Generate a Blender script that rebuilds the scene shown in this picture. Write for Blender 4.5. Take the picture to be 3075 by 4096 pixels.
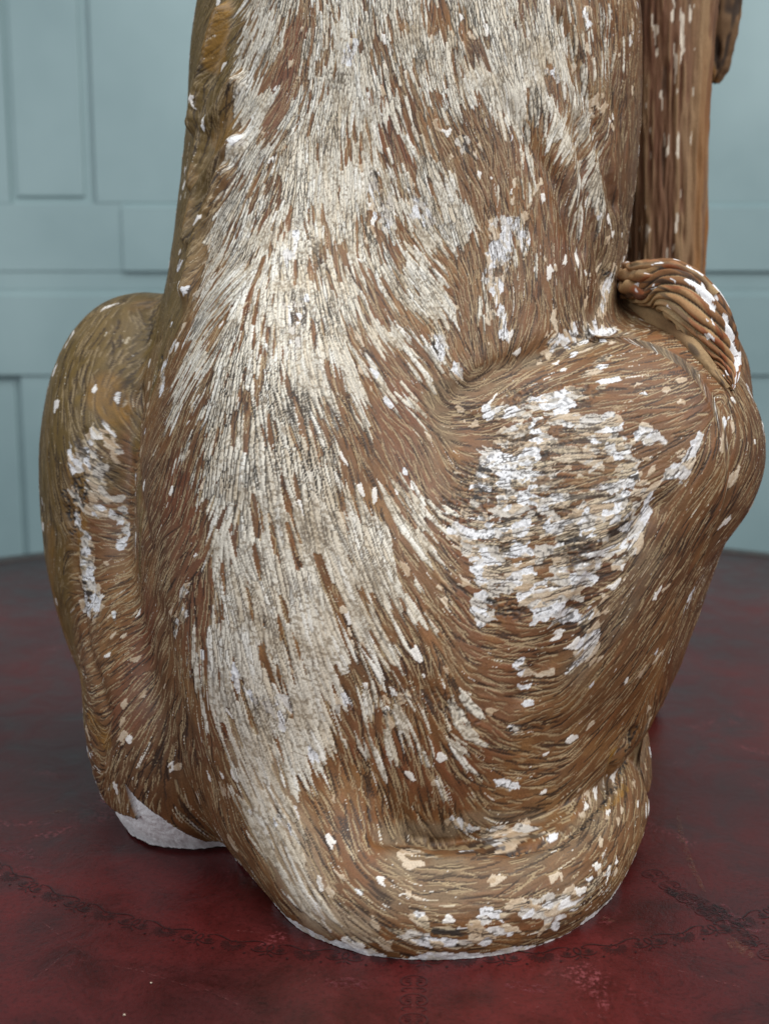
import bpy, bmesh, math, random, time
import numpy as np
T0 = time.time()
random.seed(4)
RNG = np.random.default_rng(11)
for o in list(bpy.data.objects):
    bpy.data.objects.remove(o, do_unlink=True)
scene = bpy.context.scene
COL = scene.collection

# ------------------------------------------------------------------ camera
CAM_Z = .35; F = 4500.0; PITCH = math.radians(9.0)       # focal length in pixels of the 3075 x 4096 photograph
CP, SP = math.cos(PITCH), math.sin(PITCH)
cd = bpy.data.cameras.new('camera'); cam = bpy.data.objects.new('camera', cd); COL.objects.link(cam)
cd.sensor_fit = 'VERTICAL'; cd.sensor_height = 36.0; cd.lens = 36.0 * F / 4096.0
cam.location = (0, 0, CAM_Z); cam.rotation_euler = (math.radians(90) - PITCH, 0, 0)
cd.clip_start = .01; cd.clip_end = 60
cd.dof.use_dof = True; cd.dof.focus_distance = .685; cd.dof.aperture_fstop = 6.8
scene.camera = cam
# ------------------------------------------------------------------ world and lamps
world = bpy.data.worlds.new('World'); scene.world = world; world.use_nodes = True
bg = world.node_tree.nodes['Background']; bg.inputs[0].default_value = (.80, .88, 1.0, 1); bg.inputs[1].default_value = .16
def area_lamp(name, loc, target, size, power, col):
    l = bpy.data.lights.new(name, 'AREA'); l.shape = 'RECTANGLE'; l.size, l.size_y = size
    l.energy = power; l.color = col
    o = bpy.data.objects.new(name, l); COL.objects.link(o); o.location = loc
    d = np.array(target, float) - np.array(loc, float)
    from mathutils import Vector
    o.rotation_euler = Vector(d).to_track_quat('-Z', 'Y').to_euler()
    return o
area_lamp('window_light', (1.7, -.7, 1.9), (0, .85, .2), (1.6, 1.8), 52, (1.0, .985, .965))
area_lamp('left_fill_light', (-1.8, -.9, 1.3), (0, .85, .25), (1.4, 1.6), 27, (.90, .95, 1.0))  # unseen fill lamp, added to brighten the left side and broken plaster
area_lamp('skylight', (.2, .45, 2.4), (0, 1.0, 0), (2.4, 2.0), 48, (.95, .98, 1.0))
vs = scene.view_settings
vs.view_transform = 'Standard'; vs.look = 'None'; vs.exposure = 0.0; vs.gamma = 1.0; vs.use_curve_mapping = False
scene.render.engine = 'CYCLES'
scene.render.resolution_x, scene.render.resolution_y = 768, 1024

# ------------------------------------------------------------------ helpers
def P(px, py, d):                       # photograph pixel at depth d -> point of the place
    X = (px - 1537.5) / F; Y = -(py - 2048) / F
    t = d / (CP + Y * SP)
    return np.array([X * t, d, CAM_Z + t * (-SP + Y * CP)])
def ground(px, py):                     # photograph pixel -> point on the table top
    X = (px - 1537.5) / F; Y = -(py - 2048) / F
    t = -CAM_Z / (-SP + Y * CP)
    return np.array([X * t, t * (CP + Y * SP), 0.0])
def lin(r, g, b):
    f = lambda c: (c / 255 / 12.92) if c / 255 <= .04045 else ((c / 255 + .055) / 1.055) ** 2.4
    return np.array([f(r), f(g), f(b)])
def tag(o, label=None, cat=None, group=None, kind=None):
    if label: o['label'] = label
    if cat: o['category'] = cat
    if group: o['group'] = group
    if kind: o['kind'] = kind
    return o
def empty(name, loc=(0, 0, 0)):
    o = bpy.data.objects.new(name, None); COL.objects.link(o); o.location = loc; return o
def link_mesh(name, me, mat, parent=None, loc=None):
    o = bpy.data.objects.new(name, me); COL.objects.link(o)
    if mat: me.materials.clear(); me.materials.append(mat)
    if parent: o.parent = parent
    if loc is not None: o.location = loc
    return o
def fast_mesh(name, v, q, smooth=True):
    me = bpy.data.meshes.new(name)
    v = np.ascontiguousarray(v, np.float32); q = np.ascontiguousarray(q, np.int32)
    me.vertices.add(len(v)); me.vertices.foreach_set('co', v.ravel())
    me.loops.add(q.size); me.loops.foreach_set('vertex_index', q.ravel())
    me.polygons.add(len(q))
    me.polygons.foreach_set('loop_start', np.arange(0, q.size, q.shape[1], dtype=np.int32))
    me.update(calc_edges=True); me.validate()
    if smooth: me.polygons.foreach_set('use_smooth', np.ones(len(q), bool))
    return me
def set_attr(me, name, arr):
    a = me.attributes.new(name, 'FLOAT_COLOR', 'POINT')
    c = np.ones((len(me.vertices), 4), np.float32); c[:, :arr.shape[1]] = arr
    a.data.foreach_set('color', c.ravel())
def material(name):
    m = bpy.data.materials.new(name); m.use_nodes = True
    nt = m.node_tree; b = nt.nodes['Principled BSDF']
    return m, nt, b
def N(nt, typ, **kw):
    n = nt.nodes.new(typ)
    for k, v in kw.items():
        if k.startswith('i_'):
            key = k[2:]; key = int(key) if key.isdigit() else key.replace('_', ' ')
            n.inputs[key].default_value = v
        else: setattr(n, k, v)
    return n
def ramp(nt, stops):
    n = nt.nodes.new('ShaderNodeValToRGB'); e = n.color_ramp.elements
    while len(e) > 1: e.remove(e[-1])
    e[0].position = stops[0][0]; e[0].color = (*stops[0][1], 1)
    for p, c in stops[1:]:
        x = e.new(p); x.color = (*c, 1)
    return n
def mixrgb(nt, fac, a, b, mode='MIX'):
    n = nt.nodes.new('ShaderNodeMix'); n.data_type = 'RGBA'; n.blend_type = mode
    for sock, v in ((n.inputs[0], fac), (n.inputs[6], a), (n.inputs[7], b)):
        if hasattr(v, 'is_linked') or hasattr(v, 'links'): nt.links.new(v, sock)
        elif isinstance(v, (int, float)): sock.default_value = v
        else: sock.default_value = (*v, 1)
    return n.outputs[2]
def blur2(a, s):
    if s <= 0: return a
    R = int(3 * s + .5); k = np.exp(-.5 * (np.arange(-R, R + 1) / s) ** 2); k /= k.sum()
    for ax in (0, 1):
        p = np.pad(a, [(R, R) if i == ax else (0, 0) for i in range(2)], mode='edge'); o = 0
        n = a.shape[ax]
        for i, w in enumerate(k): o = o + w * (p[i:i + n] if ax == 0 else p[:, i:i + n])
        a = o
    return a.astype(np.float32)
def noise2(shape, cell, seed):
    r = np.random.default_rng(seed); h, w = shape
    gy, gx = int(h / cell) + 4, int(w / cell) + 4
    g = r.random((gy, gx)).astype(np.float32)
    y = np.arange(h) / cell; x = np.arange(w) / cell
    yi, xi = y.astype(int), x.astype(int); fy, fx = y - yi, x - xi
    fy = (fy * fy * (3 - 2 * fy))[:, None]; fx = (fx * fx * (3 - 2 * fx))[None]
    a = g[yi][:, xi]; b = g[yi][:, xi + 1]; c = g[yi + 1][:, xi]; d = g[yi + 1][:, xi + 1]
    return ((a * (1 - fx) + b * fx) * (1 - fy) + (c * (1 - fx) + d * fx) * fy).astype(np.float32)
def fbm(shape, cell, seed, oct=4):
    s = 0; a = 1; t = 0
    for i in range(oct):
        s = s + a * noise2(shape, max(cell / 2 ** i, 1.01), seed + i); t += a; a *= .55
    return s / t
def sstep(x, a, b):
    t = np.clip((x - a) / (b - a), 0, 1); return t * t * (3 - 2 * t)

# ------------------------------------------------------------------ painted wall panelling
WALL_Y = 2.45
def paint_mat():
    m, nt, b = material('wall_paint')
    tc = N(nt, 'ShaderNodeTexCoord')
    n1 = N(nt, 'ShaderNodeTexNoise', i_Scale=2.2, i_Detail=4.0, i_Roughness=.55)
    n2 = N(nt, 'ShaderNodeTexNoise', i_Scale=45.0, i_Detail=3.0)
    nt.links.new(tc.outputs['Object'], n1.inputs['Vector'])
    mp = N(nt, 'ShaderNodeMapping'); mp.inputs['Scale'].default_value = (1, 1, .12)
    nt.links.new(tc.outputs['Object'], mp.inputs[0]); nt.links.new(mp.outputs[0], n2.inputs['Vector'])
    r = ramp(nt, [(.30, lin(128, 152, 154)), (.72, lin(150, 173, 174))])
    nt.links.new(n1.outputs[0], r.inputs[0])
    nt.links.new(r.outputs[0], b.inputs['Base Color'])
    b.inputs['Roughness'].default_value = .48
    bm = N(nt, 'ShaderNodeBump', i_Strength=.15, i_Distance=.002)
    nt.links.new(n2.outputs[0], bm.inputs['Height']); nt.links.new(bm.outputs[0], b.inputs['Normal'])
    return m
WALLM = paint_mat()
wall = None
def box_mesh(name, x0, x1, y0, y1, z0, z1, bev=.003):
    bm = bmesh.new(); bmesh.ops.create_cube(bm, size=1)
    for v in bm.verts:
        v.co = (x0 + (v.co.x + .5) * (x1 - x0), y0 + (v.co.y + .5) * (y1 - y0), z0 + (v.co.z + .5) * (z1 - z0))
    bmesh.ops.bevel(bm, geom=bm.edges[:], offset=bev, segments=2, affect='EDGES', profile=.6)
    me = bpy.data.meshes.new(name); bm.to_mesh(me); bm.free(); return me
def wp(px, py): return P(px, py, WALL_Y)
wz = lambda py: P(1537, py, WALL_Y)[2]
wx = lambda px, py: P(px, py, WALL_Y)[0]
bmw = box_mesh('wall', -2.4, 2.4, WALL_Y + .016, WALL_Y + .10, -.9, 2.6, .002)
wall = tag(link_mesh('wall', bmw, WALLM), 'pale blue-green painted wood panelling behind the table', 'wall', kind='structure')
def wpart(name, x0, x1, z0, z1, y0, y1=None, bev=.002):
    return link_mesh(name, box_mesh(name, x0, x1, y0, WALL_Y + .03 if y1 is None else y1, z0, z1, bev), WALLM, wall)
xg = wx(372, 450)                       # right side of the recessed upper panel
xl = wx(22, 450)
xlow = wx(98, 1800)
zt = wz(812); zr0 = wz(1085); zr1 = wz(1180); zlow = wz(1500)
wpart('stile', xg, wx(2420, 300), zt, 2.55, WALL_Y)                  # broad upright board
wpart('stile', -2.35, xl, zt, 2.55, WALL_Y + .004)
wpart('panel', xl + .012, xg - .026, zt + .014, 2.55, WALL_Y + .009, bev=.004)
wpart('stile', wx(2422, 300), 2.35, zt, 2.55, WALL_Y + .002)
wpart('rail', -2.35, 2.35, zr0, zt - .0005, WALL_Y + .001, bev=.0015)
def ledge(x0, x1, z, zb):                # board with a sloped upper edge that catches the light
    prof = [(.004, z), (-.007, z - .012), (-.007, zb), (.004, zb)]
    v = [(x, WALL_Y + y, zz) for x in (x0, x1) for y, zz in prof]
    me = bpy.data.meshes.new('moulding'); me.from_pydata(v, [], [(0, 1, 5, 4), (1, 2, 6, 5), (2, 3, 7, 6), (3, 2, 1, 0), (4, 5, 6, 7), (0, 4, 7, 3)]); me.update()
    bm = bmesh.new(); bm.from_mesh(me); bmesh.ops.recalc_face_normals(bm, faces=bm.faces[:]); bm.to_mesh(me); bm.free()
    return link_mesh('moulding', me, WALLM, wall)
ledge(wx(490, 830), 2.35, zt + .002, zr0 + .0004)
ledge(-2.35, 2.35, zr1 + .010, zlow + .0004)
wpart('moulding', -2.35, 2.35, zr1 + .0113, zr0 - .0003, WALL_Y + .004, bev=.0015)
wpart('rail', -2.35, 2.35, zlow, zr1 + .0110, WALL_Y, bev=.0015)
wpart('stile', xlow, wx(2750, 1900), -.85, zlow - .0003, WALL_Y - .001)
wpart('panel', -2.35, xlow - .016, -.85, zlow - .016, WALL_Y + .010, bev=.004)
wpart('stile', wx(2752, 1900), 2.35, -.85, zlow - .0003, WALL_Y + .001)

# ------------------------------------------------------------------ round table
TC = np.array([.030, 1.014]); TR = .9765; LR = TR - .05; RING = .423
def leather_mat(name, dark=False):
    m, nt, b = material(name)
    tc = N(nt, 'ShaderNodeTexCoord')
    def noise(scale, detail, rough=.55, dist=0.0, vec=None):
        n = N(nt, 'ShaderNodeTexNoise', i_Scale=scale, i_Detail=detail, i_Roughness=rough, i_Distortion=dist)
        nt.links.new(vec or tc.outputs['Object'], n.inputs['Vector']); return n.outputs[0]
    big = noise(4.2, 5, .6, .4); mid = noise(26, 6, .65, .6); fine = noise(330, 3, .6); grain = noise(900, 2)
    if dark:
        r = ramp(nt, [(.3, lin(34, 15, 15)), (.75, lin(52, 19, 20))]); nt.links.new(mid, r.inputs[0])
        nt.links.new(r.outputs[0], b.inputs['Base Color']); b.inputs['Roughness'].default_value = .42
        return m
    r1 = ramp(nt, [(.30, lin(66, 23, 24)), (.50, lin(86, 25, 25)), (.70, lin(104, 29, 26))]); nt.links.new(big, r1.inputs[0])
    r2 = ramp(nt, [(.30, lin(172, 164, 164)), (.50, lin(225, 220, 220)), (.72, lin(255, 245, 245))]); nt.links.new(mid, r2.inputs[0])
    c = mixrgb(nt, 1.0, r1.outputs[0], r2.outputs[0], 'MULTIPLY')
    r3 = ramp(nt, [(.36, (.60, .56, .56)), (.50, (1, 1, 1))]); nt.links.new(fine, r3.inputs[0])
    c = mixrgb(nt, .8, c, r3.outputs[0], 'MULTIPLY')
    # rubbed paler places
    rub = ramp(nt, [(.60, (0, 0, 0)), (.74, (1, 1, 1))]); nt.links.new(noise(9.5, 7, .72, 1.2), rub.inputs[0])
    rubf = ramp(nt, [(.50, (0, 0, 0)), (.60, (1, 1, 1))]); nt.links.new(fine, rubf.inputs[0])
    k = mixrgb(nt, 1.0, rub.outputs[0], rubf.outputs[0], 'MULTIPLY')
    c = mixrgb(nt, k, c, lin(150, 80, 84))
    # small black spots
    sp = ramp(nt, [(.735, (1, 1, 1)), (.765, (.35, .33, .33))]); nt.links.new(noise(70, 2, .5), sp.inputs[0])
    c = mixrgb(nt, .8, c, sp.outputs[0], 'MULTIPLY')
    nt.links.new(c, b.inputs['Base Color'])
    rr = ramp(nt, [(.3, (.28,) * 3), (.7, (.46,) * 3)]); nt.links.new(mid, rr.inputs[0])
    nt.links.new(rr.outputs[0], b.inputs['Roughness'])
    b.inputs['Specular IOR Level'].default_value = .42
    bm = N(nt, 'ShaderNodeBump', i_Strength=.22, i_Distance=.0006); nt.links.new(grain, bm.inputs['Height'])
    bm2 = N(nt, 'ShaderNodeBump', i_Strength=.25, i_Distance=.004); nt.links.new(mid, bm2.inputs['Height'])
    nt.links.new(bm.outputs[0], bm2.inputs['Normal']); nt.links.new(bm2.outputs[0], b.inputs['Normal'])
    return m
LEATHER = leather_mat('red_leather'); TOOLED = leather_mat('tooled_leather', True)
WORN = leather_mat('worn_tooling', True); WORN.node_tree.nodes['Color Ramp'].color_ramp.elements[0].color = (*lin(48, 18, 19), 1); WORN.node_tree.nodes['Color Ramp'].color_ramp.elements[1].color = (*lin(74, 23, 25), 1)
def wood_mat():
    m, nt, b = material('dark_wood')
    tc = N(nt, 'ShaderNodeTexCoord'); n = N(nt, 'ShaderNodeTexNoise', i_Scale=30.0, i_Detail=5.0, i_Distortion=1.5)
    nt.links.new(tc.outputs['Object'], n.inputs[0])
    r = ramp(nt, [(.3, lin(34, 22, 18)), (.7, lin(62, 42, 34))]); nt.links.new(n.outputs[0], r.inputs[0])
    nt.links.new(r.outputs[0], b.inputs['Base Color']); b.inputs['Roughness'].default_value = .35
    return m
table = tag(empty('round_table', (TC[0], TC[1], 0)), 'round table with worn red tooled leather top', 'table')
def lathe(name, prof, n=256):
    a = np.linspace(0, 2 * math.pi, n, endpoint=False); k = len(prof)
    pr = np.array(prof)
    v = np.stack([np.outer(np.cos(a), pr[:, 0]), np.outer(np.sin(a), pr[:, 0]), np.repeat(pr[None, :, 1], n, 0)], -1).reshape(-1, 3)
    i, j = np.meshgrid(np.arange(n), np.arange(k - 1), indexing='ij')
    q = np.stack([i * k + j, ((i + 1) % n) * k + j, ((i + 1) % n) * k + j + 1, i * k + j + 1], -1).reshape(-1, 4)
    return fast_mesh(name, v, q[:, ::-1])
top = link_mesh('leather_top', lathe('leather_top', [(.0005, 0), (.3, 0), (.6, 0), (LR, 0), (LR, -.01), (.0005, -.01)]), LEATHER, table)
WOOD = wood_mat()
link_mesh('wood_rim', lathe('wood_rim', [(LR - .02, -.012), (LR + .0005, -.004), (LR + .001, .0008), (LR + .004, .0016), (TR - .008, .0014), (TR - .002, -.001), (TR, -.006), (TR - .002, -.03), (TR - .012, -.04), (LR - .02, -.04)]), WOOD, table)

# blind-tooled border: palmettes and scrolls pressed dark into the leather
def ribbon(bm, pts, w, z=.00035, taper=True):
    pts = [np.array(p, float) for p in pts]; n = len(pts); rows = []
    for i, p in enumerate(pts):
        t = pts[min(i + 1, n - 1)] - pts[max(i - 1, 0)]; t /= np.linalg.norm(t) + 1e-9
        ww = w * (.35 + .65 * math.sin(math.pi * (i + .5) / n)) if taper else w
        nn = np.array([-t[1], t[0]]) * ww * .5
        rows.append((bm.verts.new((*(p - nn), z)), bm.verts.new((*(p + nn), z))))
    for a, b in zip(rows[:-1], rows[1:]):
        bm.faces.new((a[0], b[0], b[1], a[1]))
def bez(p0, p1, p2, p3, n=12):
    t = np.linspace(0, 1, n)[:, None]; p0, p1, p2, p3 = map(np.array, (p0, p1, p2, p3))
    return (1 - t) ** 3 * p0 + 3 * t * (1 - t) ** 2 * p1 + 3 * t * t * (1 - t) * p2 + t ** 3 * p3
def finish(bm, name):
    me = bpy.data.meshes.new(name)
    bmesh.ops.recalc_face_normals(bm, faces=bm.faces[:])
    for f in bm.faces:
        if f.normal.z < 0: f.normal_flip()
    bm.to_mesh(me); bm.free(); return me
mm = .001
def palmette():                        # local +y points outward from the table centre (towards the viewer)
    bm = bmesh.new()
    for k in range(-5, 6):
        a = k * .29; L = (9.4 - .30 * abs(k)) * mm
        d = np.array([math.sin(a), math.cos(a)]); s = np.array([d[1], -d[0]])
        b0 = d * 3.2 * mm; tip = d * L; w = .62 * mm
        loop = [b0] + list(bez(b0, b0 + d * 2 * mm + s * w, tip - d * 1 * mm + s * w * 1.5, tip, 6)) + list(bez(tip, tip - d * 1 * mm - s * w * 1.5, b0 + d * 2 * mm - s * w, b0, 6))
        ribbon(bm, loop, .30 * mm, taper=False)
    for s in (-1, 1):
        ribbon(bm, bez((0, -.5 * mm), (s * 2 * mm, -2 * mm), (s * 3 * mm, .5 * mm), (s * 1.2 * mm, 1.2 * mm), 8), .8 * mm)
        ribbon(bm, [(s * 9 * mm, 9.3 * mm), (s * 10.6 * mm, 8.9 * mm)], .9 * mm, taper=False)
        ribbon(bm, [(s * 9.8 * mm, 8.2 * mm), (s * 9.9 * mm, 10 * mm)], .8 * mm, taper=False)
    ribbon(bm, [(0, -2.4 * mm), (0, -.6 * mm)], .9 * mm)
    return finish(bm, 'palmette')
def scroll():
    bm = bmesh.new(); H = 22.2 * mm
    for s in (-1, 1):
        ribbon(bm, bez((s * (H - 1.5 * mm), -1.2 * mm), (s * 14 * mm, -2.5 * mm), (s * 12 * mm, -6 * mm), (s * 6 * mm, -4.2 * mm), 14), 1.0 * mm)
        ribbon(bm, bez((s * 6 * mm, -4.2 * mm), (s * 3 * mm, -3.4 * mm), (s * 3.6 * mm, -.8 * mm), (s * 6 * mm, -1.6 * mm), 10), .8 * mm)
        c = np.array([s * 6.6 * mm, 2.2 * mm])                      # small flower
        for k in range(7):
            a = k * 2 * math.pi / 7; e = c + np.array([math.cos(a), math.sin(a)]) * 1.9 * mm
            ribbon(bm, [e + np.array([math.cos(t), math.sin(t)]) * .6 * mm for t in np.linspace(0, 2 * math.pi, 7)], .28 * mm, taper=False)
        ribbon(bm, [c + np.array([math.cos(t), math.sin(t)]) * .7 * mm for t in np.linspace(0, 2 * math.pi, 8)], .6 * mm, taper=False)
        ribbon(bm, bez((s * 11 * mm, 3 * mm), (s * 9 * mm, 6.5 * mm), (s * 4 * mm, 6.5 * mm), (s * .8 * mm, 4 * mm), 10), .8 * mm)
        ribbon(bm, bez((s * 1 * mm, 7 * mm), (s * 2.5 * mm, 7.6 * mm), (s * 3 * mm, 9 * mm), (s * 4.4 * mm, 9.2 * mm), 7), .8 * mm)
    ribbon(bm, [np.array([math.sin(t) * 1.8 * mm, .6 * mm + math.cos(t) * 3.4 * mm]) for t in np.linspace(0, 2 * math.pi, 14)], .7 * mm, taper=False)
    ribbon(bm, [(0, 3 * mm), (0, 8.4 * mm)], .7 * mm)
    return finish(bm, 'scroll')
def band_leaf():
    bm = bmesh.new()
    for s in (-1, 1):
        ribbon(bm, bez((0, 0), (s * 9 * mm, 0), (s * 9 * mm, 10 * mm), (s * 3 * mm, 10 * mm), 12), 1.0 * mm)
        ribbon(bm, bez((s * 3 * mm, 10 * mm), (s * .5 * mm, 9 * mm), (s * 2 * mm, 5 * mm), (s * 4.5 * mm, 6.5 * mm), 9), .9 * mm)
        ribbon(bm, bez((s * 1 * mm, 12 * mm), (s * 7 * mm, 11 * mm), (s * 8 * mm, 15 * mm), (s * 4 * mm, 15.5 * mm), 9), .9 * mm)
        for k in range(3): ribbon(bm, [(s * 1.2 * mm, (3 + 2 * k) * mm), (s * 5 * mm, (2.2 + 2 * k) * mm)], .7 * mm)
    return finish(bm, 'band_leaf')
ME_P, ME_S, ME_B = palmette(), scroll(), band_leaf()
step = math.radians(6)
ap = math.atan2(*(ground(940, 3770)[:2] - TC)[::-1])
def place(name, me, ang, rad, sc=1.0):
    o = link_mesh(name, me, WORN if me is ME_B else TOOLED, top); o.location = (rad * math.cos(ang), rad * math.sin(ang), 0)
    o.rotation_euler = (0, 0, ang - math.pi / 2); o.scale = (sc, sc, 1); return o
for k in range(-9, 17):
    place('tooled_palmette', ME_P, ap + k * step, RING)
    place('tooled_scroll', ME_S, ap + (k + .5) * step, RING)
def radial_band(px, py, r0, r1):
    g = ground(px, py)[:2] - TC; a = math.atan2(g[1], g[0]); r = r0
    while r < r1:
        place('tooled_leaf', ME_B, a, r); r += .0175
radial_band(1655, 3980, RING + .018, RING + .10)
radial_band(2905, 3700, RING - .075, RING - .012); radial_band(2905, 3700, RING + .014, RING + .062)

# long scratches and scuffs lying on the leather
def scuff_mat(name, col, lo, hi, scale, amax=.45):
    m, nt, b = material(name); tc = N(nt, 'ShaderNodeTexCoord')
    n = N(nt, 'ShaderNodeTexNoise', i_Scale=scale, i_Detail=3.0, i_Roughness=.7); nt.links.new(tc.outputs['Object'], n.inputs[0])
    r = ramp(nt, [(lo, (0, 0, 0)), (hi, (amax,) * 3)]); nt.links.new(n.outputs[0], r.inputs[0])
    nt.links.new(r.outputs[0], b.inputs['Alpha']); b.inputs['Base Color'].default_value = (*col, 1); b.inputs['Roughness'].default_value = .55
    return m
SCR = scuff_mat('scratch_mark', lin(140, 84, 82), .50, .72, 420, .4)
TAN = scuff_mat('tan_scuff', lin(120, 80, 62), .42, .70, 300, .4)
DRK = scuff_mat('dark_wear', lin(24, 13, 14), .40, .62, 110, .7)
PNK = scuff_mat('pink_scuff', lin(128, 62, 70), .48, .72, 260, .35)
def scratch(pts, w, mat, name='scratch', z=.0006):
    g = [ground(*p)[:2] - TC for p in pts]
    g = [np.array(p) for p in g]; dense = []
    for a, b in zip(g[:-1], g[1:]):
        for t in np.linspace(0, 1, 8, endpoint=False): dense.append(a + (b - a) * t)
    dense.append(g[-1])
    bm = bmesh.new(); ribbon(bm, dense, w, z); link_mesh(name, finish(bm, name), mat, top)
for pts, w in (([(0, 3660), (120, 3650), (240, 3745), (345, 3820)], .0009), ([(300, 3840), (560, 3885), (800, 3965)], .0009),
               ([(2520, 3830), (2730, 3890), (3075, 3985)], .0012), ([(50, 3985), (190, 3880), (280, 3800)], .0007),
               ([(60, 3977), (170, 3985)], .0008), ([(170, 3985), (195, 3900)], .0006), ([(1900, 3940), (2050, 4010), (2150, 4060)], .0008),
               ([(2750, 3850), (2860, 3790)], .0007), ([(2600, 3860), (2640, 3960)], .0007), ([(2540, 3770), (2565, 3830)], .0006),
               ([(820, 3960), (930, 4010), (1040, 4070)], .0009), ([(1350, 3960), (1560, 3900)], .0010), ([(1600, 4060), (1700, 3990)], .0008),
               ([(2100, 4090), (2190, 3980)], .0007), ([(200, 3415), (330, 3420), (420, 3408)], .0022), ([(250, 3325), (340, 3355), (400, 3395)], .0008),
               ([(600, 3580), (800, 3500)], .0007), ([(1180, 3960), (1280, 3890)], .0009), ([(2360, 4060), (2460, 4080)], .0030), ([(2580, 4062), (2680, 4058)], .0009),
               ([(2290, 3990), (2360, 4080)], .0007), ([(940, 3725), (1040, 3735)], .0016)):
    scratch(pts, w, SCR)
scratch([(2390, 3665), (2455, 3690)], .0055, TAN); scratch([(2705, 3230), (2725, 3360), (2770, 3480), (2815, 3570)], .0045, TAN)
scratch([(2915, 3755), (2960, 3800), (3005, 3835)], .011, TAN); scratch([(200, 3260), (300, 3230)], .006, TAN)
scratch([(2660, 3560), (2760, 3595), (2850, 3650), (2930, 3710), (3010, 3790)], .017, DRK, 'worn_band', .0003)
scratch([(2700, 3615), (2790, 3622)], .010, PNK); scratch([(2850, 3600), (2940, 3690), (3040, 3730)], .012, PNK, z=.0007)
scratch([(0, 3395), (90, 3410), (160, 3440)], .014, PNK); scratch([(60, 3480), (200, 3490)], .010, PNK)
scratch([(1300, 3930), (1480, 3945)], .012, PNK); scratch([(2020, 3940), (2200, 3965)], .010, PNK); scratch([(1880, 3905), (1960, 3925)], .008, PNK)

# ------------------------------------------------------------------ statue: overall form
AX,AY=.005,.875
def sup(p,c,rad,pw=2.0,rx=0,ry=0,rz=0):
    q=p-np.array(c,np.float32)
    for ang,i,j in ((rz,0,1),(rx,1,2),(ry,2,0)):
        if ang:
            a=math.radians(ang); ca,sa=math.cos(a),math.sin(a)
            qi=q[:,i]*ca+q[:,j]*sa; qj=-q[:,i]*sa+q[:,j]*ca
            q=q.copy(); q[:,i]=qi; q[:,j]=qj
    q=np.abs(q/np.array(rad,np.float32))
    if pw==2.0: n=np.sqrt((q*q).sum(1))
    else: n=((q+1e-6)**pw).sum(1)**(1/pw)
    return (n-1)*min(rad)
def cone(p,a,b,ra,rb):
    a=np.array(a,np.float32); b=np.array(b,np.float32); ba=b-a
    h=np.clip(((p-a)@ba)/(ba@ba),0,1)
    return np.linalg.norm(p-a-h[:,None]*ba,axis=1)-(ra+(rb-ra)*h)
def chain(p,pts):
    d=None
    for (a,b) in zip(pts[:-1],pts[1:]):
        e=cone(p,a[:3],b[:3],a[3],b[3])
        d=e if d is None else np.minimum(d,e)
    return d
def smin(a,b,k):
    h=np.clip(.5+.5*(b-a)/k,0,1)
    return b+(a-b)*h-k*h*(1-h)
TZ =[-.05,.00,.05,.10,.20,.30,.40,.50,.60,.68,.74]
TCX=[.01,.0,-.005,-.008,-.012,-.010,.010,.022,.025,.026,.026]
TCY=[.86,.86,.85,.845,.85,.875,.90,.915,.925,.93,.93]
TA =[.09,.115,.130,.148,.168,.175,.172,.173,.169,.14,.05]
TB =[.17,.185,.195,.195,.186,.164,.158,.157,.155,.12,.04]
TAIL=[(-.050,.735,.105,.062),(-.040,.690,.055,.050),(-.022,.643,.023,.041),(.014,.620,.016,.035),(.058,.624,.015,.034),(.096,.646,.016,.033),(.126,.686,.020,.033),(.152,.745,.031,.032),(.168,.815,.054,.030),(.167,.88,.078,.026)]
ZF=np.linspace(-.06,.76,400)
def soft(v):
    y=np.interp(ZF,TZ,v); k=np.exp(-.5*(np.arange(-40,41)/14.0)**2); k/=k.sum()
    return np.convolve(np.pad(y,40,mode='edge'),k,'valid')
LOFT=[soft(v) for v in (TCX,TCY,TA,TB)]
def spline(pts,n=6):
    p=np.array(pts,float); q=np.vstack([2*p[0]-p[1],p,2*p[-1]-p[-2]]); out=[]
    for i in range(1,len(q)-2):
        for t in np.linspace(0,1,n,endpoint=False):
            out.append(.5*((2*q[i])+(-q[i-1]+q[i+1])*t+(2*q[i-1]-5*q[i]+4*q[i+1]-q[i+2])*t*t+(-q[i-1]+3*q[i]-3*q[i+1]+q[i+2])*t**3))
    out.append(p[-1]); return np.array(out)
def torso(p):
    z=p[:,2]
    cx,cy,a,b=[np.interp(z,ZF,v) for v in LOFT]
    q=(np.abs((p[:,0]-cx)/a)**2.4+np.abs((p[:,1]-cy)/b)**2.4)**(1/2.4)
    return (q-1)*np.minimum(a,b)
TAILS=spline(TAIL,6)
SHANK=spline([(.206,.845,.312,.064),(.194,.825,.23,.060),(.162,.785,.135,.052),(.12,.735,.085,.046),(.07,.705,.055,.04)],3)
THR=-32
def sdf(p):
    p=np.asarray(p,np.float32)
    d=torso(p)
    # spine and rump swelling, left of the middle
    d=smin(d,sup(p,(-.065,.765,.19),(.085,.125,.20)),.05)
    # loin on the right of the spine
    d=smin(d,sup(p,(.040,.785,.12),(.095,.125,.14)),.04)
    # right thigh: hip to knee
    th=sup(p,(.146,.800,.250),(.122,.113,.092),2.2,ry=THR)
    th=smin(th,sup(p,(.10,.758,.170),(.10,.092,.115)),.04)
    # right shank: knee down to the foot
    sh=chain(p,SHANK)
    th=smin(th,sh,.018)
    d=smin(d,th,.022)
    # left haunch
    lh=sup(p,(-.183,.915,.205),(.088,.125,.177),2.3,ry=-3)
    lh=smin(lh,sup(p,(-.137,.787,.080),(.076,.095,.115)),.05)
    d=smin(d,lh,.007)
    # tail round the foot
    d=smin(d,chain(p,TAILS),.0025+.035*np.clip((.005-p[:,0])/.04,0,1))
    return d
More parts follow.
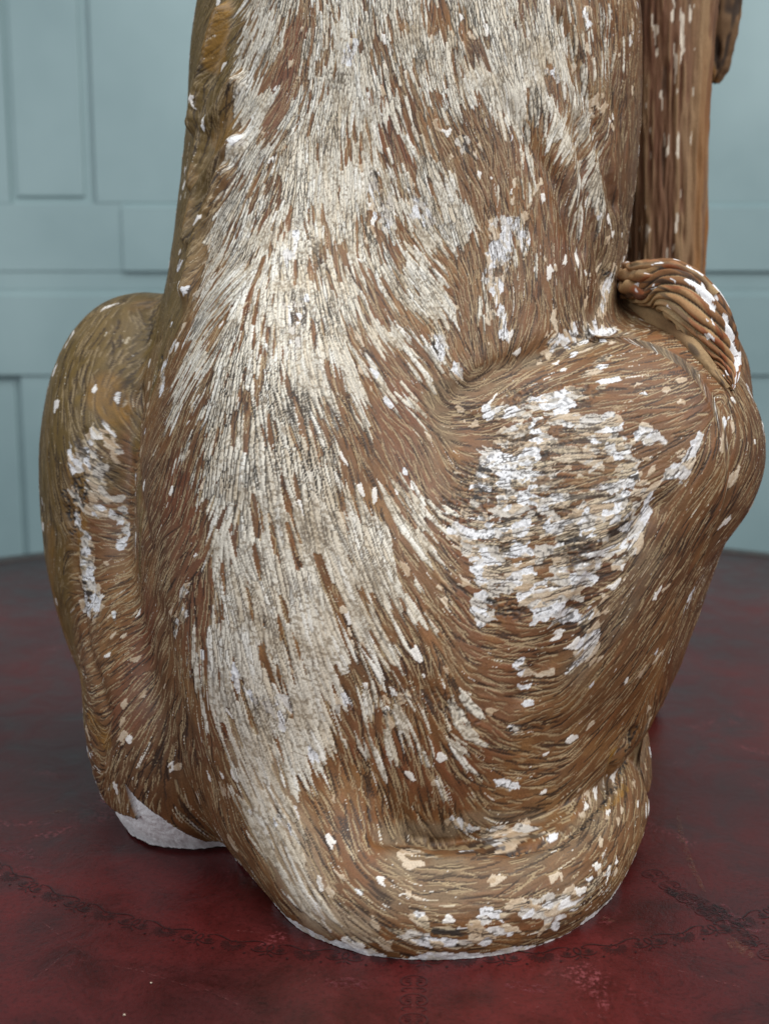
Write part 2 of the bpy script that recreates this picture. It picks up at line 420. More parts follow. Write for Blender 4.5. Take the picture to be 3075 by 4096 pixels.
RREF,TANE=.25,.45          # sampling rays rise outwards, so ledges are cut as finely as walls
def solve_r(phi,v,tan=TANE):
    """phi (n), v (m) or (m,n): outermost radius of the form along each ray, and its height"""
    v=np.asarray(v,np.float32)
    if v.ndim==1: v=np.repeat(v[:,None],len(phi),1)
    ph=np.repeat(np.asarray(phi,np.float32)[None],v.shape[0],0)
    sx=np.sin(ph).ravel(); sy=-np.cos(ph).ravel(); vv=v.ravel()
    r=np.full(sx.shape,.36,np.float32)
    act=np.arange(len(r))
    for it in range(70):
        ra=r[act]
        q=np.stack([AX+ra*sx[act],AY+ra*sy[act],vv[act]+(ra-RREF)*tan],1)
        f=sdf(q)
        r[act]-=np.clip(f*.6,-.01,.03)
        m=np.abs(f)>2e-4
        act=act[m&(r[act]>.008)]
        if len(act)==0: break
    r=np.maximum(r,.008).reshape(v.shape)
    return r
def row_starts(phi):
    r0=solve_r(phi,np.zeros(1),0.0)[0]
    return -(r0-RREF)*TANE

# ------------------------------------------------------------------ statue: carved body as one continuous surface
NC, NR = 1240, 1000
PH_D = np.linspace(math.radians(-99), math.radians(99), NC)
V_TOP = .650
CO = 5
def resample(a, n, ax):
    x = np.linspace(0, a.shape[ax] - 1, n); i = np.minimum(x.astype(int), a.shape[ax] - 2); f = x - i
    lo = np.take(a, i, ax); hi = np.take(a, i + 1, ax)
    f = f[:, None] if ax == 0 else f[None]
    return lo * (1 - f) + hi * f
PHC = np.linspace(PH_D[0], PH_D[-1], NC // CO)
def ray_rows(ph, n): k = np.linspace(0, 1, n)[:, None]; return row_starts(ph)[None] * (1 - k) + V_TOP * k
def upsample(a): return resample(resample(a, NR, 0), NC, 1)
VC = ray_rows(PHC, NR // CO); RC = solve_r(PHC, VC)
R = blur2(upsample(RC), 2.0); V = upsample(VC)
SH = R.shape
def positions(R, ph, v):
    return np.stack([AX + R * np.sin(ph)[None], AY - R * np.cos(ph)[None], v + (R - RREF) * TANE], -1).astype(np.float32)
POS = positions(R, PH_D, V)
POS[..., 2] = np.maximum(POS[..., 2], 0)
def normals(p):
    n = np.cross(np.gradient(p, axis=1), np.gradient(p, axis=0)); return n / (np.linalg.norm(n, axis=-1, keepdims=True) + 1e-12)
NRM = normals(POS)
EU = np.gradient(POS, axis=1); EV = np.gradient(POS, axis=0)
HX = np.maximum(np.linalg.norm(EU, axis=-1), 2e-4); HZ = np.maximum(np.linalg.norm(EV, axis=-1), 2e-4)
# measuring aid: which surface point belongs to a pixel of the photograph
def lookup_table():
    W, H = 384, 512; q = POS - np.array([0, 0, CAM_Z], np.float32)
    dep = q[..., 1] * CP - q[..., 2] * SP; yy = q[..., 1] * SP + q[..., 2] * CP
    u = (W / 2 + F / 8.008 * q[..., 0] / dep).astype(int); v = (H / 2 - F / 8.0 * yy / dep).astype(int)
    vis = ((q * NRM).sum(-1) < 0.004) & (u >= 0) & (u < W) & (v >= 0) & (v < H)
    idx = np.nonzero(vis.ravel())[0]; o = idx[np.argsort(-dep.ravel()[idx])]
    T = np.full((H, W), -1, np.int64); T[v.ravel()[o], u.ravel()[o]] = o
    for _ in range(14):
        for dy, dx in ((0, 1), (0, -1), (1, 0), (-1, 0)):
            s = np.roll(T, (dy, dx), (0, 1)); m = (T < 0) & (s >= 0); T[m] = s[m]
    return T
LUT = lookup_table()
def srf(px, py):
    i = LUT[int(np.clip(py / 8, 0, 511)), int(np.clip(px / 8.008, 0, 383))]
    if i < 0: i = 0
    return divmod(int(i), NC)
# hair direction: guide strokes (pixel, direction)
GUIDES = """1400 80 0 1;1250 300 -.12 1;1100 300 -.4 .9;1020 480 -.48 .87;1300 700 -.1 1;1550 250 .1 1;1750 150 .25 .97;1950 300 .4 .92;2150 300 .35 .94;2350 250 .2 .98;2480 300 .05 1;
2300 600 .28 .96;2480 800 .03 1;2100 650 .35 .93;1850 600 .42 .9;1600 700 .3 .95;1450 900 .15 .99;1200 1000 -.1 1;1000 900 -.4 .92;880 800 -.4 .92;800 500 -.35 .94;850 200 -.3 .95;
780 1000 -.35 .94;860 1200 -.5 .87;1000 1250 -.35 .93;1150 1300 -.05 1;1350 1200 .25 .97;1500 1150 .5 .87;1700 1050 .58 .81;1700 1250 .62 .78;1900 950 .38 .92;2000 1150 .25 .97;2150 1000 .2 .98;2250 1200 .05 1;2350 1000 .1 1;2420 1150 -.05 1;
1950 1350 .1 1;2100 1330 -.05 1;1800 1350 .4 .9;1650 1450 .6 .8;1450 1400 .45 .9;1300 1500 .15 1;1120 1600 0 1;950 1500 -.3 .95;780 1450 -.45 .9;680 1600 -.45 .9;720 1300 -.4 .92;
1400 1700 .35 .93;1600 1650 .62 .78;1750 1550 .6 .8;1850 1650 .9 .1;1700 1850 .5 .86;1550 1900 .45 .9;1300 1900 .12 1;1100 2000 0 1;900 1900 -.15 1;750 1750 -.4 .9;680 1950 -.35 .93;620 1850 -.4 .9;
2000 1560 1 -.42;2200 1450 1 -.45;2400 1400 1 -.5;2150 1650 1 -.3;2400 1550 1 -.35;2600 1500 1 -.3;2300 1750 1 -.14;2550 1700 1 -.18;2750 1650 1 -.1;2850 1500 1 .1;2950 1600 .5 .85;2050 1800 1 -.1;1950 1950 .95 .15;2150 1950 1 0;2400 1900 1 -.05;2600 1880 1 -.18;
2050 2150 1 .05;2300 2100 1 .02;1950 2250 .9 .3;2150 2350 1 .08;2350 2280 1 .0;2000 2550 1 .12;2200 2500 1 .05;2100 2700 1 .1;1950 2780 .95 .25;2100 2900 1 .1;2000 3050 1 .18;1900 2950 .9 .4;2200 2980 1 -.02;2150 3120 1 .02;
2850 1800 -.3 .95;2780 2000 -.45 .9;2650 2150 -.55 .83;2550 2350 -.58 .8;2700 2350 -.5 .86;2400 2550 -.65 .75;2550 2600 -.52 .85;2350 2750 -.72 .7;2500 2800 -.55 .83;2300 2900 -.8 .55;2400 3000 -.62 .75;2300 3100 -.8 .5;2750 2150 -.45 .9;2900 1950 -.4 .92;
1500 2150 .28 .96;1350 2300 .15 1;1150 2350 0 1;1000 2300 -.03 1;880 2400 -.05 1;1600 2350 .36 .93;1750 2250 .5 .87;1800 2500 .45 .9;1550 2600 .3 .95;1350 2650 .2 .98;1150 2700 .03 1;950 2700 .02 1;1700 2700 .42 .9;1500 2900 .25 .97;1700 3000 .3 .95;1820 2850 .5 .85;1600 3150 .2 .98;1750 3200 .15 .98;1850 3150 .6 .75;1300 2950 .15 1;1100 3000 .1 1;950 3000 .12 1;
820 2100 -.3 .95;750 2250 -.35 .93;650 2150 -.5 .86;600 2300 -.8 .6;680 2400 -.55 .83;780 2450 -.2 .98;600 2500 -.75 .66;480 2480 -.9 .4;500 2620 -.85 .5;620 2650 -.5 .86;720 2700 -.12 1;800 2750 0 1;520 2780 -.65 .75;620 2850 -.4 .9;440 2750 -.8 .6;500 2920 -.5 .87;450 3000 -.4 .92;600 3000 -.3 .95;700 2950 .0 1;780 3000 .15 1;850 3150 .2 .98;700 3150 -.05 1;600 3130 -.2 .97;800 3280 .1 1;
450 2150 1 .0;400 2050 1 .08;460 1950 .95 .3;480 1850 .85 .5;420 1780 .75 .65;400 1950 1 .25;430 2300 1 -.25;380 2350 1 -.3;450 2400 .9 -.4;520 2050 .9 .1;520 2200 1 -.2;350 2550 .8 -.2;560 1850 -.2 1;550 2050 -.1 1;
460 1350 -.45 .9;550 1250 -.5 .87;620 1250 -.45 .9;350 1400 -.4 .92;280 1500 -.25 .97;420 1550 -.1 1;330 1650 .1 1;520 1500 -.25 .97;560 1450 -.4 .9;420 1650 .4 .9;250 1700 0 1;200 1900 0 1;190 2200 .05 1;230 2450 .15 1;270 2650 .25 .97;330 2800 .5 .86;390 2950 .6 .8;280 2000 .1 1;
1000 3200 .25 .97;1100 3300 .35 .93;1020 3400 .4 .9;1180 3500 .45 .9;1150 3620 .6 .8;1300 3500 .5 .86;1280 3700 .7 .7;1400 3650 .72 .7;1350 3400 .45 .9;1480 3550 .75 .6;1500 3700 .85 .5;1600 3650 .92 .35;1600 3500 .9 .3;1700 3750 1 .12;1750 3600 1 .1;1900 3700 1 -.05;1900 3550 1 .02;2050 3650 1 -.12;2100 3520 1 -.15;2250 3600 .95 -.3;2250 3450 .9 -.35;2380 3500 .85 -.5;2400 3350 .75 -.65;2500 3350 .55 -.83;2480 3200 .45 -.9;2560 3200 .25 -.97;2540 3000 .2 -.98;2600 3000 .08 -1;2590 2880 .05 -1;1700 3440 1 .1;1450 3350 .4 .9"""
def flow_field():
    gp, ga = [], []
    for g in GUIDES.replace('\n', '').split(';'):
        x, y, dx, dy = map(float, g.split())
        r, c = srf(x, y); n = math.hypot(dx, dy)
        r2, c2 = srf(x + dx / n * 40, y + dy / n * 40)
        d = POS[r2, c2] - POS[r, c]
        if np.linalg.norm(d) > .02 or np.linalg.norm(d) < .001: d = np.array([dx, 0, -dy]) * .01
        a = math.atan2(d @ EV[r, c] / HZ[r, c], d @ EU[r, c] / HX[r, c])
        gp.append(POS[r, c]); ga.append(a)
    gp = np.array(gp, np.float32); ga = np.array(ga)
    q = POS[::6, ::6].reshape(-1, 3)
    d2 = ((q[:, None, :] - gp[None]) ** 2).sum(-1) + 3e-5
    w = d2 ** -2.0; w /= w.sum(1, keepdims=True)
    C = (w @ np.cos(2 * ga)).reshape(POS[::6, ::6].shape[:2]); S = (w @ np.sin(2 * ga)).reshape(C.shape)
    C = resample(resample(C, NR, 0), NC, 1); S = resample(resample(S, NR, 0), NC, 1)
    wob = (fbm(SH, 60, 77, 3) - .5) * .22 + (noise2(SH, 16, 90) - .5) * .08
    return (.5 * np.arctan2(blur2(S, 3), blur2(C, 3)) + wob).astype(np.float32)
TH = flow_field()
CT, ST = np.cos(TH), np.sin(TH)
def lic(chs, n, ds=.00055):
    yy, xx = np.mgrid[0:NR, 0:NC].astype(np.float32)
    DX = (CT * ds / HX).astype(np.float32).ravel(); DY = (ST * ds / HZ).astype(np.float32).ravel()
    ct, st = CT.ravel(), ST.ravel()
    fl = [c.ravel() for c in chs]; acc = [c.ravel().copy() for c in chs]; wt = 1.0
    for sgn in (1.0, -1.0):
        x = xx.ravel().copy(); y = yy.ravel().copy(); px = ct * sgn; py = st * sgn
        for k in range(n):
            i = np.clip(y + .5, 0, NR - 1).astype(np.int32) * NC + np.clip(x + .5, 0, NC - 1).astype(np.int32)
            cx, cy = ct[i], st[i]
            s = np.where(cx * px + cy * py < 0, np.float32(-1), np.float32(1))
            px, py = cx * s, cy * s
            x = x + DX[i] * s; y = y + DY[i] * s
            w = 1 - k / (n + 1)
            i = np.clip(y + .5, 0, NR - 1).astype(np.int32) * NC + np.clip(x + .5, 0, NC - 1).astype(np.int32)
            for a, f in zip(acc, fl): a += f[i] * w
            if sgn > 0: wt += 2 * w
    out = []
    for a in acc:
        a = a.reshape(SH); a = a - blur2(a, 9); out.append(np.clip(a / (a.std() * 2.2), -1, 1).astype(np.float32))
    return out
wn = lambda s, seed: blur2(np.random.default_rng(seed).standard_normal(SH).astype(np.float32), s)
HAIR, = lic([wn(.52, 1)], 26)
STREAK, TONE = lic([wn(1.7, 2), wn(.45, 3)], 30)
print('lic', round(time.time() - T0, 1))
def cells(n, along, across, seed):
    rg = np.random.default_rng(seed)
    sy = rg.integers(0, NR, n); sx = rg.integers(0, NC, n)
    sid = np.full(SH, -1, np.int32); sid[sy, sx] = np.arange(n)
    jit = rg.uniform(.75, 1.35, n)
    c, s = CT[sy, sx] , ST[sy, sx]; hx, hz = HX[sy, sx], HZ[sy, sx]
    la, lc = along * jit, across * rg.uniform(.8, 1.25, n)
    c, s, hx, hz, la, lc = [v.astype(np.float32) for v in (c, s, hx, hz, la, lc)]
    fx, fy = sx.astype(np.float32), sy.astype(np.float32)
    yy, xx = np.mgrid[0:NR, 0:NC].astype(np.float32)
    def dist(i, x, y):
        dx = (x - fx[i]) * hx[i]; dy = (y - fy[i]) * hz[i]
        return np.maximum(np.abs(dx * c[i] + dy * s[i]) / la[i], np.abs(dy * c[i] - dx * s[i]) / lc[i])
    best = np.full(SH, 1e9, np.float32)
    for st in (24, 12, 6, 3, 2, 1, 1):
        for dy in (-1, 0, 1):
            for dx in (-1, 0, 1):
                a0, a1 = max(0, dy * st), min(NR, NR + dy * st); b0, b1 = max(0, dx * st), min(NC, NC + dx * st)
                src = sid[a0:a1, b0:b1]; tr = slice(a0 - dy * st, a1 - dy * st); tc = slice(b0 - dx * st, b1 - dx * st)
                ok = src >= 0
                d = np.where(ok, dist(np.maximum(src, 0), xx[tr, tc], yy[tr, tc]), 1e9)
                m = d < best[tr, tc]
                best[tr, tc] = np.where(m, d, best[tr, tc]); sid[tr, tc] = np.where(m, src, sid[tr, tc])
    sid = np.maximum(sid, 0)
    e = np.zeros(SH, np.float32); et = np.zeros(SH, np.float32)
    dx = (sid[:, 1:] != sid[:, :-1]).astype(np.float32); dy = (sid[1:] != sid[:-1]).astype(np.float32)
    e[:, 1:] = dx * np.abs(ST[:, 1:]) ** 1.5; e[1:] = np.maximum(e[1:], dy * np.abs(CT[1:]) ** 1.5)
    et[:, 1:] = dx * np.abs(CT[:, 1:]) ** 2; et[1:] = np.maximum(et[1:], dy * np.abs(ST[1:]) ** 2)
    return sid, e, et * (1 - e), sy, sx
SID, SEDGE, STRANS, SY, SX = cells(14500, .0085, .00125, 5)       # slivers of paint along the carved hair
GID, GEDGE, _, GY, GX = cells(26000, .0017, .00105, 6)        # rounder crumbs of plaster ground
print('cells', round(time.time() - T0, 1))
# incised tool cuts following the carved hair, each a stroke of its own
def cuts(n, steps, seed, spread, ds=.00040):
    g = np.random.default_rng(seed); y = g.random(n) * (NR - 1); x = g.random(n) * (NC - 1)
    dl = g.normal(0, spread, n); w = g.uniform(.45, 1.0, n); ty = g.random(n); L_ = g.integers(steps // 3, steps, n)
    bend = g.normal(0, .0022, n); wide = g.random(n) < .06
    px = py = None; D = np.zeros(NR * NC, np.float32); K = np.zeros(NR * NC, np.float32)
    for k in range(steps):
        i = np.clip(y + .5, 0, NR - 1).astype(np.int64) * NC + np.clip(x + .5, 0, NC - 1).astype(np.int64)
        a = TH.ravel()[i] + dl + bend * k; cx, cy = np.cos(a), np.sin(a)
        if px is not None:
            s = np.where(cx * px + cy * py < 0, -1.0, 1.0); cx, cy = cx * s, cy * s
        px, py = cx, cy
        f = k / L_; amp = np.where(f <= 1, w * np.sin(np.pi * np.clip(f * .92 + .05, 0, 1)) ** .5, 0).astype(np.float32)
        m = amp > D[i]; D[i[m]] = amp[m]; K[i[m]] = ty[m]
        i2 = np.clip(y + .5 + cx * .8, 0, NR - 1).astype(np.int64) * NC + np.clip(x + .5 - cy * .8, 0, NC - 1).astype(np.int64)
        am = amp * np.where(wide, .8, 0.0); m = am > D[i2]; D[i2[m]] = am[m]; K[i2[m]] = ty[m]
        x = x + cx * ds / HX.ravel()[i]; y = y + cy * ds / HZ.ravel()[i]
    return D.reshape(SH), K.reshape(SH)
CUT, CKIND = cuts(11500, 62, 301, .12)
CUT2, CK2 = cuts(11000, 30, 302, .17)
CUTS = blur2(np.maximum(CUT, .6 * CUT2), .30)
# zones: capsules given in photograph pixels
def zone(txt, soft=.42, fill=0.0):
    out = np.full(SH, fill, np.float32)
    for t in txt.replace('\n', '').split(';'):
        if not t.strip(): continue
        v = [float(x) for x in t.split()]
        x0, y0, x1, y1, r0, r1 = v[:6]; w = v[6] if len(v) > 6 else 1.0
        n = max(2, int(math.hypot(x1 - x0, y1 - y0) / (min(r0, r1) * .45 + 6)) + 1)
        for f in np.linspace(0, 1, n):
            r, c = srf(x0 + (x1 - x0) * f, y0 + (y1 - y0) * f)
            p = POS[r, c]; rad = (r0 + (r1 - r0) * f) / F * float(p[1]) * 1.02
            kr = int(rad * 1.3 / HZ[r, c]) + 3; kc = int(rad * 1.3 / HX[r, c]) + 3
            a, b = slice(max(0, r - kr), r + kr + 1), slice(max(0, c - kc), c + kc + 1)
            d = np.linalg.norm(POS[a, b] - p, axis=-1) / rad
            out[a, b] = np.maximum(out[a, b], w * np.clip((1.25 - d) / soft, 0, 1))
    return out
CREAM = zone("""1500 -60 1330 500 330 250;1330 500 1150 1000 240 230;1150 1000 1080 1450 320 320;1060 1500 1100 1900 300 250;1120 1900 1150 2500 270 280;1150 2500 1120 2900 260 180;1110 2900 1110 3250 170 110 .8;
1150 250 950 900 110 110;950 850 780 1450 120 110;780 1400 690 1660 90 50;1050 0 1000 420 90 70;1700 -30 1950 350 190 160;1950 0 2080 300 170 90;2150 0 2330 450 70 32 .8;1800 350 2020 430 110 60;2060 250 2330 680 65 28;2300 300 2400 750 30 25 .85;2050 450 2150 620 36 22;2380 750 2420 880 40 20;
1500 650 1780 900 150 110;1450 1000 1730 1200 140 80;1400 1300 1600 1330 110 50;1300 1400 1420 1650 120 70;1450 2050 1560 2380 90 50;1700 2080 1660 2180 50 30 .7;1400 2500 1560 2640 110 40 .8;1500 2800 1600 2900 70 40 .7;1600 2950 1500 3000 60 50 .6;900 2150 870 2800 50 60 .7;760 1780 700 1850 25 30 .7;1760 1330 1770 1380 22 20;
1740 1370 1760 1430 28 20;1820 2120 1700 1960 30 25 .6;1060 3250 1200 3600 120 80 .72;1300 3650 1200 3500 70 70 .6""")
BARE = zone("""1230 40 1090 330 34 40;1180 300 1060 540 46 36;1560 540 1620 660 38 30;1520 380 1580 330 20 20 .8;1740 30 1760 90 40 40;1850 130 1920 220 32 30;1900 420 2000 700 40 80;1560 60 1600 110 36 26;1430 1330 1700 1900 50 110;1330 1480 1500 2000 30 60;1400 1080 1330 980 20 20 .8;1520 1240 1620 1290 28 24;
1060 1000 960 1280 16 20 .9;900 1250 820 1420 20 26 .9;640 2000 760 2600 90 90;1550 560 1640 700 24 20;1620 2500 1500 2600 30 20;1900 500 2150 1000 60 130;1480 800 1540 1000 14 22 .9;1020 1620 960 1720 18 30 .8;980 1560 920 1660 14 18 .8""")
GESSO = zone("""2020 900 1980 1120 46 40;2080 900 2100 985 30 20;2230 1370 2330 1320 30 34;2330 1310 2440 1310 22 20;2400 1250 2455 1080 18 14;1990 1060 1960 1290 16 18 .9;2010 1240 2020 1350 14 14 .9;1830 1480 1820 1490 22 20;1760 1360 1750 1400 22 30 .8;
1960 1640 2100 1640 26 24;2080 1620 2300 1570 26 34 .8;2340 1500 2420 1420 24 18 .7;2380 1560 2450 1500 14 12;2200 1720 2050 1880 130 130 .70;2220 1760 2460 2000 190 140 .50;2250 2080 2460 2160 110 90 .52;2080 2250 2250 2300 110 90 .5;2050 1900 2000 2100 120 130 .80;2000 2080 2150 2200 130 110 .74;2150 2250 2250 2180 90 70 .62;2440 1680 2500 1880 30 46;2500 1900 2550 2080 46 46;2540 2080 2500 2180 42 30;1820 2130 1900 2200 40 40;1900 2200 1960 2350 44 34;1960 2380 2000 2300 34 44 .8;2040 2300 2240 2420 50 40 .62;2280 2420 2380 2250 30 34 .85;2600 1740 2640 1770 36 28;2740 1830 2760 1830 24 20;2800 1760 2770 1800 16 16;2680 1880 2720 1900 18 16;
1910 2430 1930 2470 28 34;2380 2540 2280 2680 28 20;2080 2660 2140 2720 18 22 .9;2160 2690 2190 2700 16 20;2050 2920 2070 2920 24 20;2000 2840 2060 2820 12 10;2350 2450 2330 2520 24 20 .8;2170 2460 2280 2470 22 26 .7;1480 2770 1500 2790 20 20;
400 1700 445 1760 26 26;350 1800 400 2020 48 46 .66;470 1780 450 1830 20 20;480 2070 490 2160 30 24;340 2170 350 2420 40 44;400 2350 380 2450 26 20;160 2000 170 2030 12 14;735 2370 730 2470 26 26;700 2480 690 2520 14 12;800 2640 810 2600 14 14;450 2450 470 2480 14 12 .8;300 1880 310 1760 14 12 .9;480 1590 485 1600 22 20;270 1760 300 2100 10 12 .8;
650 1460 640 1560 18 22;690 1380 650 1440 12 16;1000 2820 1050 2800 26 20;1080 2820 1110 2800 20 18 .8;1150 2820 1120 2890 20 22;1330 2800 1350 2830 20 22;1390 2770 1400 2830 14 14;930 2690 950 2760 16 12 .7;1180 1420 1190 1180 26 40 .55;1130 1100 1180 950 24 20 .5;1500 700 1540 880 26 34 .66;1700 880 1650 780 30 34 .62;1380 250 1420 150 18 24 .6;950 560 960 570 14 20;1850 560 1920 620 22 26 .6;
1900 3680 2300 3600 24 36 .85;1950 3740 2250 3680 26 26 .8;1400 3760 1900 3790 14 16 .7;1500 3700 1700 3760 30 20 .5;2300 3600 2400 3500 28 22 .85;1740 3720 1900 3740 14 20 .9;1650 3640 1700 3700 18 16 .9;2430 3480 2420 3420 16 14;1000 3250 1180 3310 12 8;1800 3290 2000 3380 18 20 .72;2000 3365 2250 3320 18 14 .85;1950 3330 2150 3310 22 20 .6;1620 3390 1760 3420 12 14 .9;1950 3370 2100 3340 22 14 .8;2000 3130 2040 3150 18 22 .5;1400 3500 1440 3560 12 14;2180 280 2240 310 8 8;2350 40 2340 60 14 14;2540 60 2530 160 8 8;2600 2100 2600 2100 8 8;1170 3230 1190 3280 10 8;1520 2830 1560 2860 18 10 .7""", .3)
GOLD = zone("900 60 870 260 46 36;930 470 880 560 28 40 .8;420 1560 470 1640 80 60 .8;200 2150 190 2500 60 60 .8;240 2600 320 2800 60 50 .7;800 700 780 900 30 30 .5;2500 3150 2420 3230 20 20 .8;2460 3000 2440 3080 16 20 .8;360 2880 420 2960 40 40 .6;330 2250 300 1850 30 50 .5;540 1230 600 1200 30 40 .5")
OLIVE = zone("860 -40 820 500 150 140;810 500 750 1000 140 120;745 1000 690 1300 90 70;660 1300 600 1560 50 40;450 1320 560 1220 200 130;330 1500 450 1500 200 140;250 1750 400 1680 150 120;170 1900 200 2500 90 110;250 2550 330 2850 90 80 .9;540 1650 560 2300 34 30 .8;300 1900 420 1900 90 80 .8", .6)
RED = zone("700 1950 800 2600 120 130;600 2450 520 2850 120 120 .9;1200 150 1080 500 60 60;1500 400 1620 650 60 60;1600 1650 1700 2000 140 130;1850 2050 1900 2600 80 70 .7;2100 2550 1900 3050 130 120 .7;2450 500 2300 1000 60 60 .7;1450 2950 1800 3150 120 120 .8;2150 1250 2250 1000 60 60 .5;1000 1150 900 1400 50 50 .8;900 2900 800 3000 80 70 .8", .7)
DUST = zone("1760 1560 2000 1520 50 40;1900 1500 2200 1420 30 30 .9;2200 1420 2500 1330 30 40 .9;2500 1330 2780 1480 24 30;1750 1600 1800 1750 60 50 .8;1700 1750 1760 2050 60 60 .4;2600 2250 2300 2700 80 70 .55;1550 3330 1800 3330 60 50 .9;1600 3450 2100 3480 90 70 .8;1500 3600 2300 3560 90 80 .6;2100 3500 2450 3250 80 60 .7;2250 3380 2450 3150 50 40 .7;1850 3280 2150 3270 40 40 .6;2560 3050 2590 2900 30 30 .6;560 1600 580 2000 16 14 .5;2440 1000 2380 1300 30 40 .6", .7)
DARKZ = zone("2080 1590 2330 1570 60 70 .55;2150 1750 1950 1950 140 130 .55;1850 2050 2000 2150 110 90 .6;2150 1950 2300 2200 90 80 .5;2450 1950 2500 2100 40 40 .5;1960 2400 2080 2460 40 30 .6;320 1950 280 2120 44 30;340 1820 420 1900 50 50 .6;2420 1080 2480 1130 14 20;1600 2770 1900 2850 40 40 .35;2250 3370 2440 3180 14 14;2440 3180 2560 2900 14 12 .9;1900 3410 2250 3375 10 12;640 1420 620 1480 8 8;575 1540 545 1750 9 9 .9;545 1750 560 2000 9 9 .9;560 2000 600 2200 8 7 .7;580 1330 640 1250 40 50 .5;250 1960 270 2060 16 20;1750 2780 1900 2900 30 26 .45;1200 300 1380 330 40 40 .35;1230 950 1280 1050 30 40 .4", .5)  # dark specks and crease dirt; shade of the tail's undercut is painted in too
PALE = zone("2550 1950 2900 2600 150 120 .5;2400 2500 2250 2800 90 90 .6;1500 2500 1650 3000 130 110 .75;1750 1600 1900 2600 100 100 .35;1150 3300 1400 3700 150 130 .8;1600 3600 2400 3600 120 100 .55;950 2950 850 3300 90 90 .5;450 2900 700 3200 100 110 .5;200 2300 330 2850 70 70 .5;2750 2300 2600 2700 60 50 .6;2900 1700 2950 1850 80 70 .7", .8)
# relief strokes: ridges (+) and hollows (-) in millimetres
def stroke(pts, amp, wid, out):
    for (x0, y0), (x1, y1) in zip(pts[:-1], pts[1:]):
        n = max(2, int(math.hypot(x1 - x0, y1 - y0) / 14))
        for f in np.linspace(0, 1, n, endpoint=False):
            r, c = srf(x0 + (x1 - x0) * f, y0 + (y1 - y0) * f); p = POS[r, c]
            k = int(wid * 2.6 / HZ[r, c]) + 2; kc = int(wid * 2.6 / HX[r, c]) + 2
            a, b = slice(max(0, r - k), r + k + 1), slice(max(0, c - kc), c + kc + 1)
            g = amp * np.exp(-((POS[a, b] - p) ** 2).sum(-1) / (2 * wid * wid))
            out[a, b] = np.where(np.abs(g) > np.abs(out[a, b]), g, out[a, b])
LARGE = np.zeros(SH, np.float32)
for pts, amp, wid in (([(900, 60), (830, 300), (785, 520)], 10, 4.2), ([(950, 340), (830, 540), (790, 760)], 10, 4.2), ([(940, 580), (810, 760), (760, 980)], 9.0, 4.2),
                      ([(900, 700), (810, 930), (745, 1180)], 8.0, 4.2), ([(2249, 93), (2369, 417), (2462, 834)], -4.5, 4.5), ([(2323, 510), (2369, 880), (2425, 1158)], -4.5, 4.5), ([(2045, 445), (2230, 741), (2323, 1020)], -4.0, 5),
                      ([(2430, 150), (2490, 500), (2500, 900)], -2.2, 4), ([(2150, 350), (2300, 650), (2390, 950)], 1.6, 4),
                      ([(2620, 2020), (2480, 2160), (2330, 2380), (2200, 2620), (2080, 2800)], -3.0, 5), ([(2480, 2060), (2330, 2280), (2200, 2500)], 1.8, 6),
                      ([(340, 1740), (300, 1950), (300, 2250), (350, 2600), (430, 2850)], -2.6, 3.0), ([(420, 1700), (430, 2000), (430, 2400)], 2.2, 8),
                      ([(560, 1560), (545, 1750), (556, 1980), (600, 2200)], -3.0, 3.0), ([(640, 2450), (700, 2800), (800, 3050), (900, 3250)], -3.0, 6),
                      ([(1650, 3420), (1640, 3480), (1650, 3560)], -2.0, 1.6), ([(1700, 3410), (1695, 3480), (1700, 3570)], -2.2, 1.6), ([(1760, 3420), (1770, 3480), (1780, 3530)], -2.0, 1.6), ([(1820, 3430), (1835, 3490)], -1.8, 1.6), ([(1870, 3430), (1890, 3480)], -1.6, 1.6),
                      ([(1780, 1620), (1900, 1700), (2050, 1780)], -2.0, 7), ([(600, 1220), (620, 1260)], -2.5, 4), ([(560, 1210), (640, 1210)], 1.5, 3),
                      ([(265, 2040), (280, 2100)], -3.5, 2.2), ([(290, 1960), (310, 2000)], -2.8, 2.2), ([(640, 1430), (615, 1490)], -2.6, 1.6), ([(640, 1345), (575, 1400)], -2.2, 1.8), ([(330, 1560), (300, 1590)], -2.2, 1.8),
                      ([(2050, 3400), (2250, 3350), (2400, 3190), (2470, 3040), (2540, 2920)], -7.0, 2.2), ([(1500, 3350), (1700, 3375), (1900, 3390), (2050, 3400)], -4.5, 2.4), ([(1840, 1565), (2000, 1478), (2220, 1405), (2430, 1310)], -4.5, 5), ([(1220, 3668), (1226, 3672)], -2.5, .9), ([(1680, 2750), (1860, 2880)], -1.2, 3)):
    stroke(pts, amp * mm, wid * mm, LARGE)
LARGE = np.where(np.abs(LARGE) > 0, LARGE, 0); LARGE = .35 * blur2(LARGE, 1.2) + .75 * blur2(LARGE, 4.0)
flank = sstep(-PH_D, .78, .98)[None] * sstep(POS[..., 2], .28, .37) + .9 * sstep(-PH_D, 1.20, 1.32)[None]
OLIVE = np.clip(np.maximum(OLIVE, flank), 0, 1).astype(np.float32)
print('zones', round(time.time() - T0, 1))

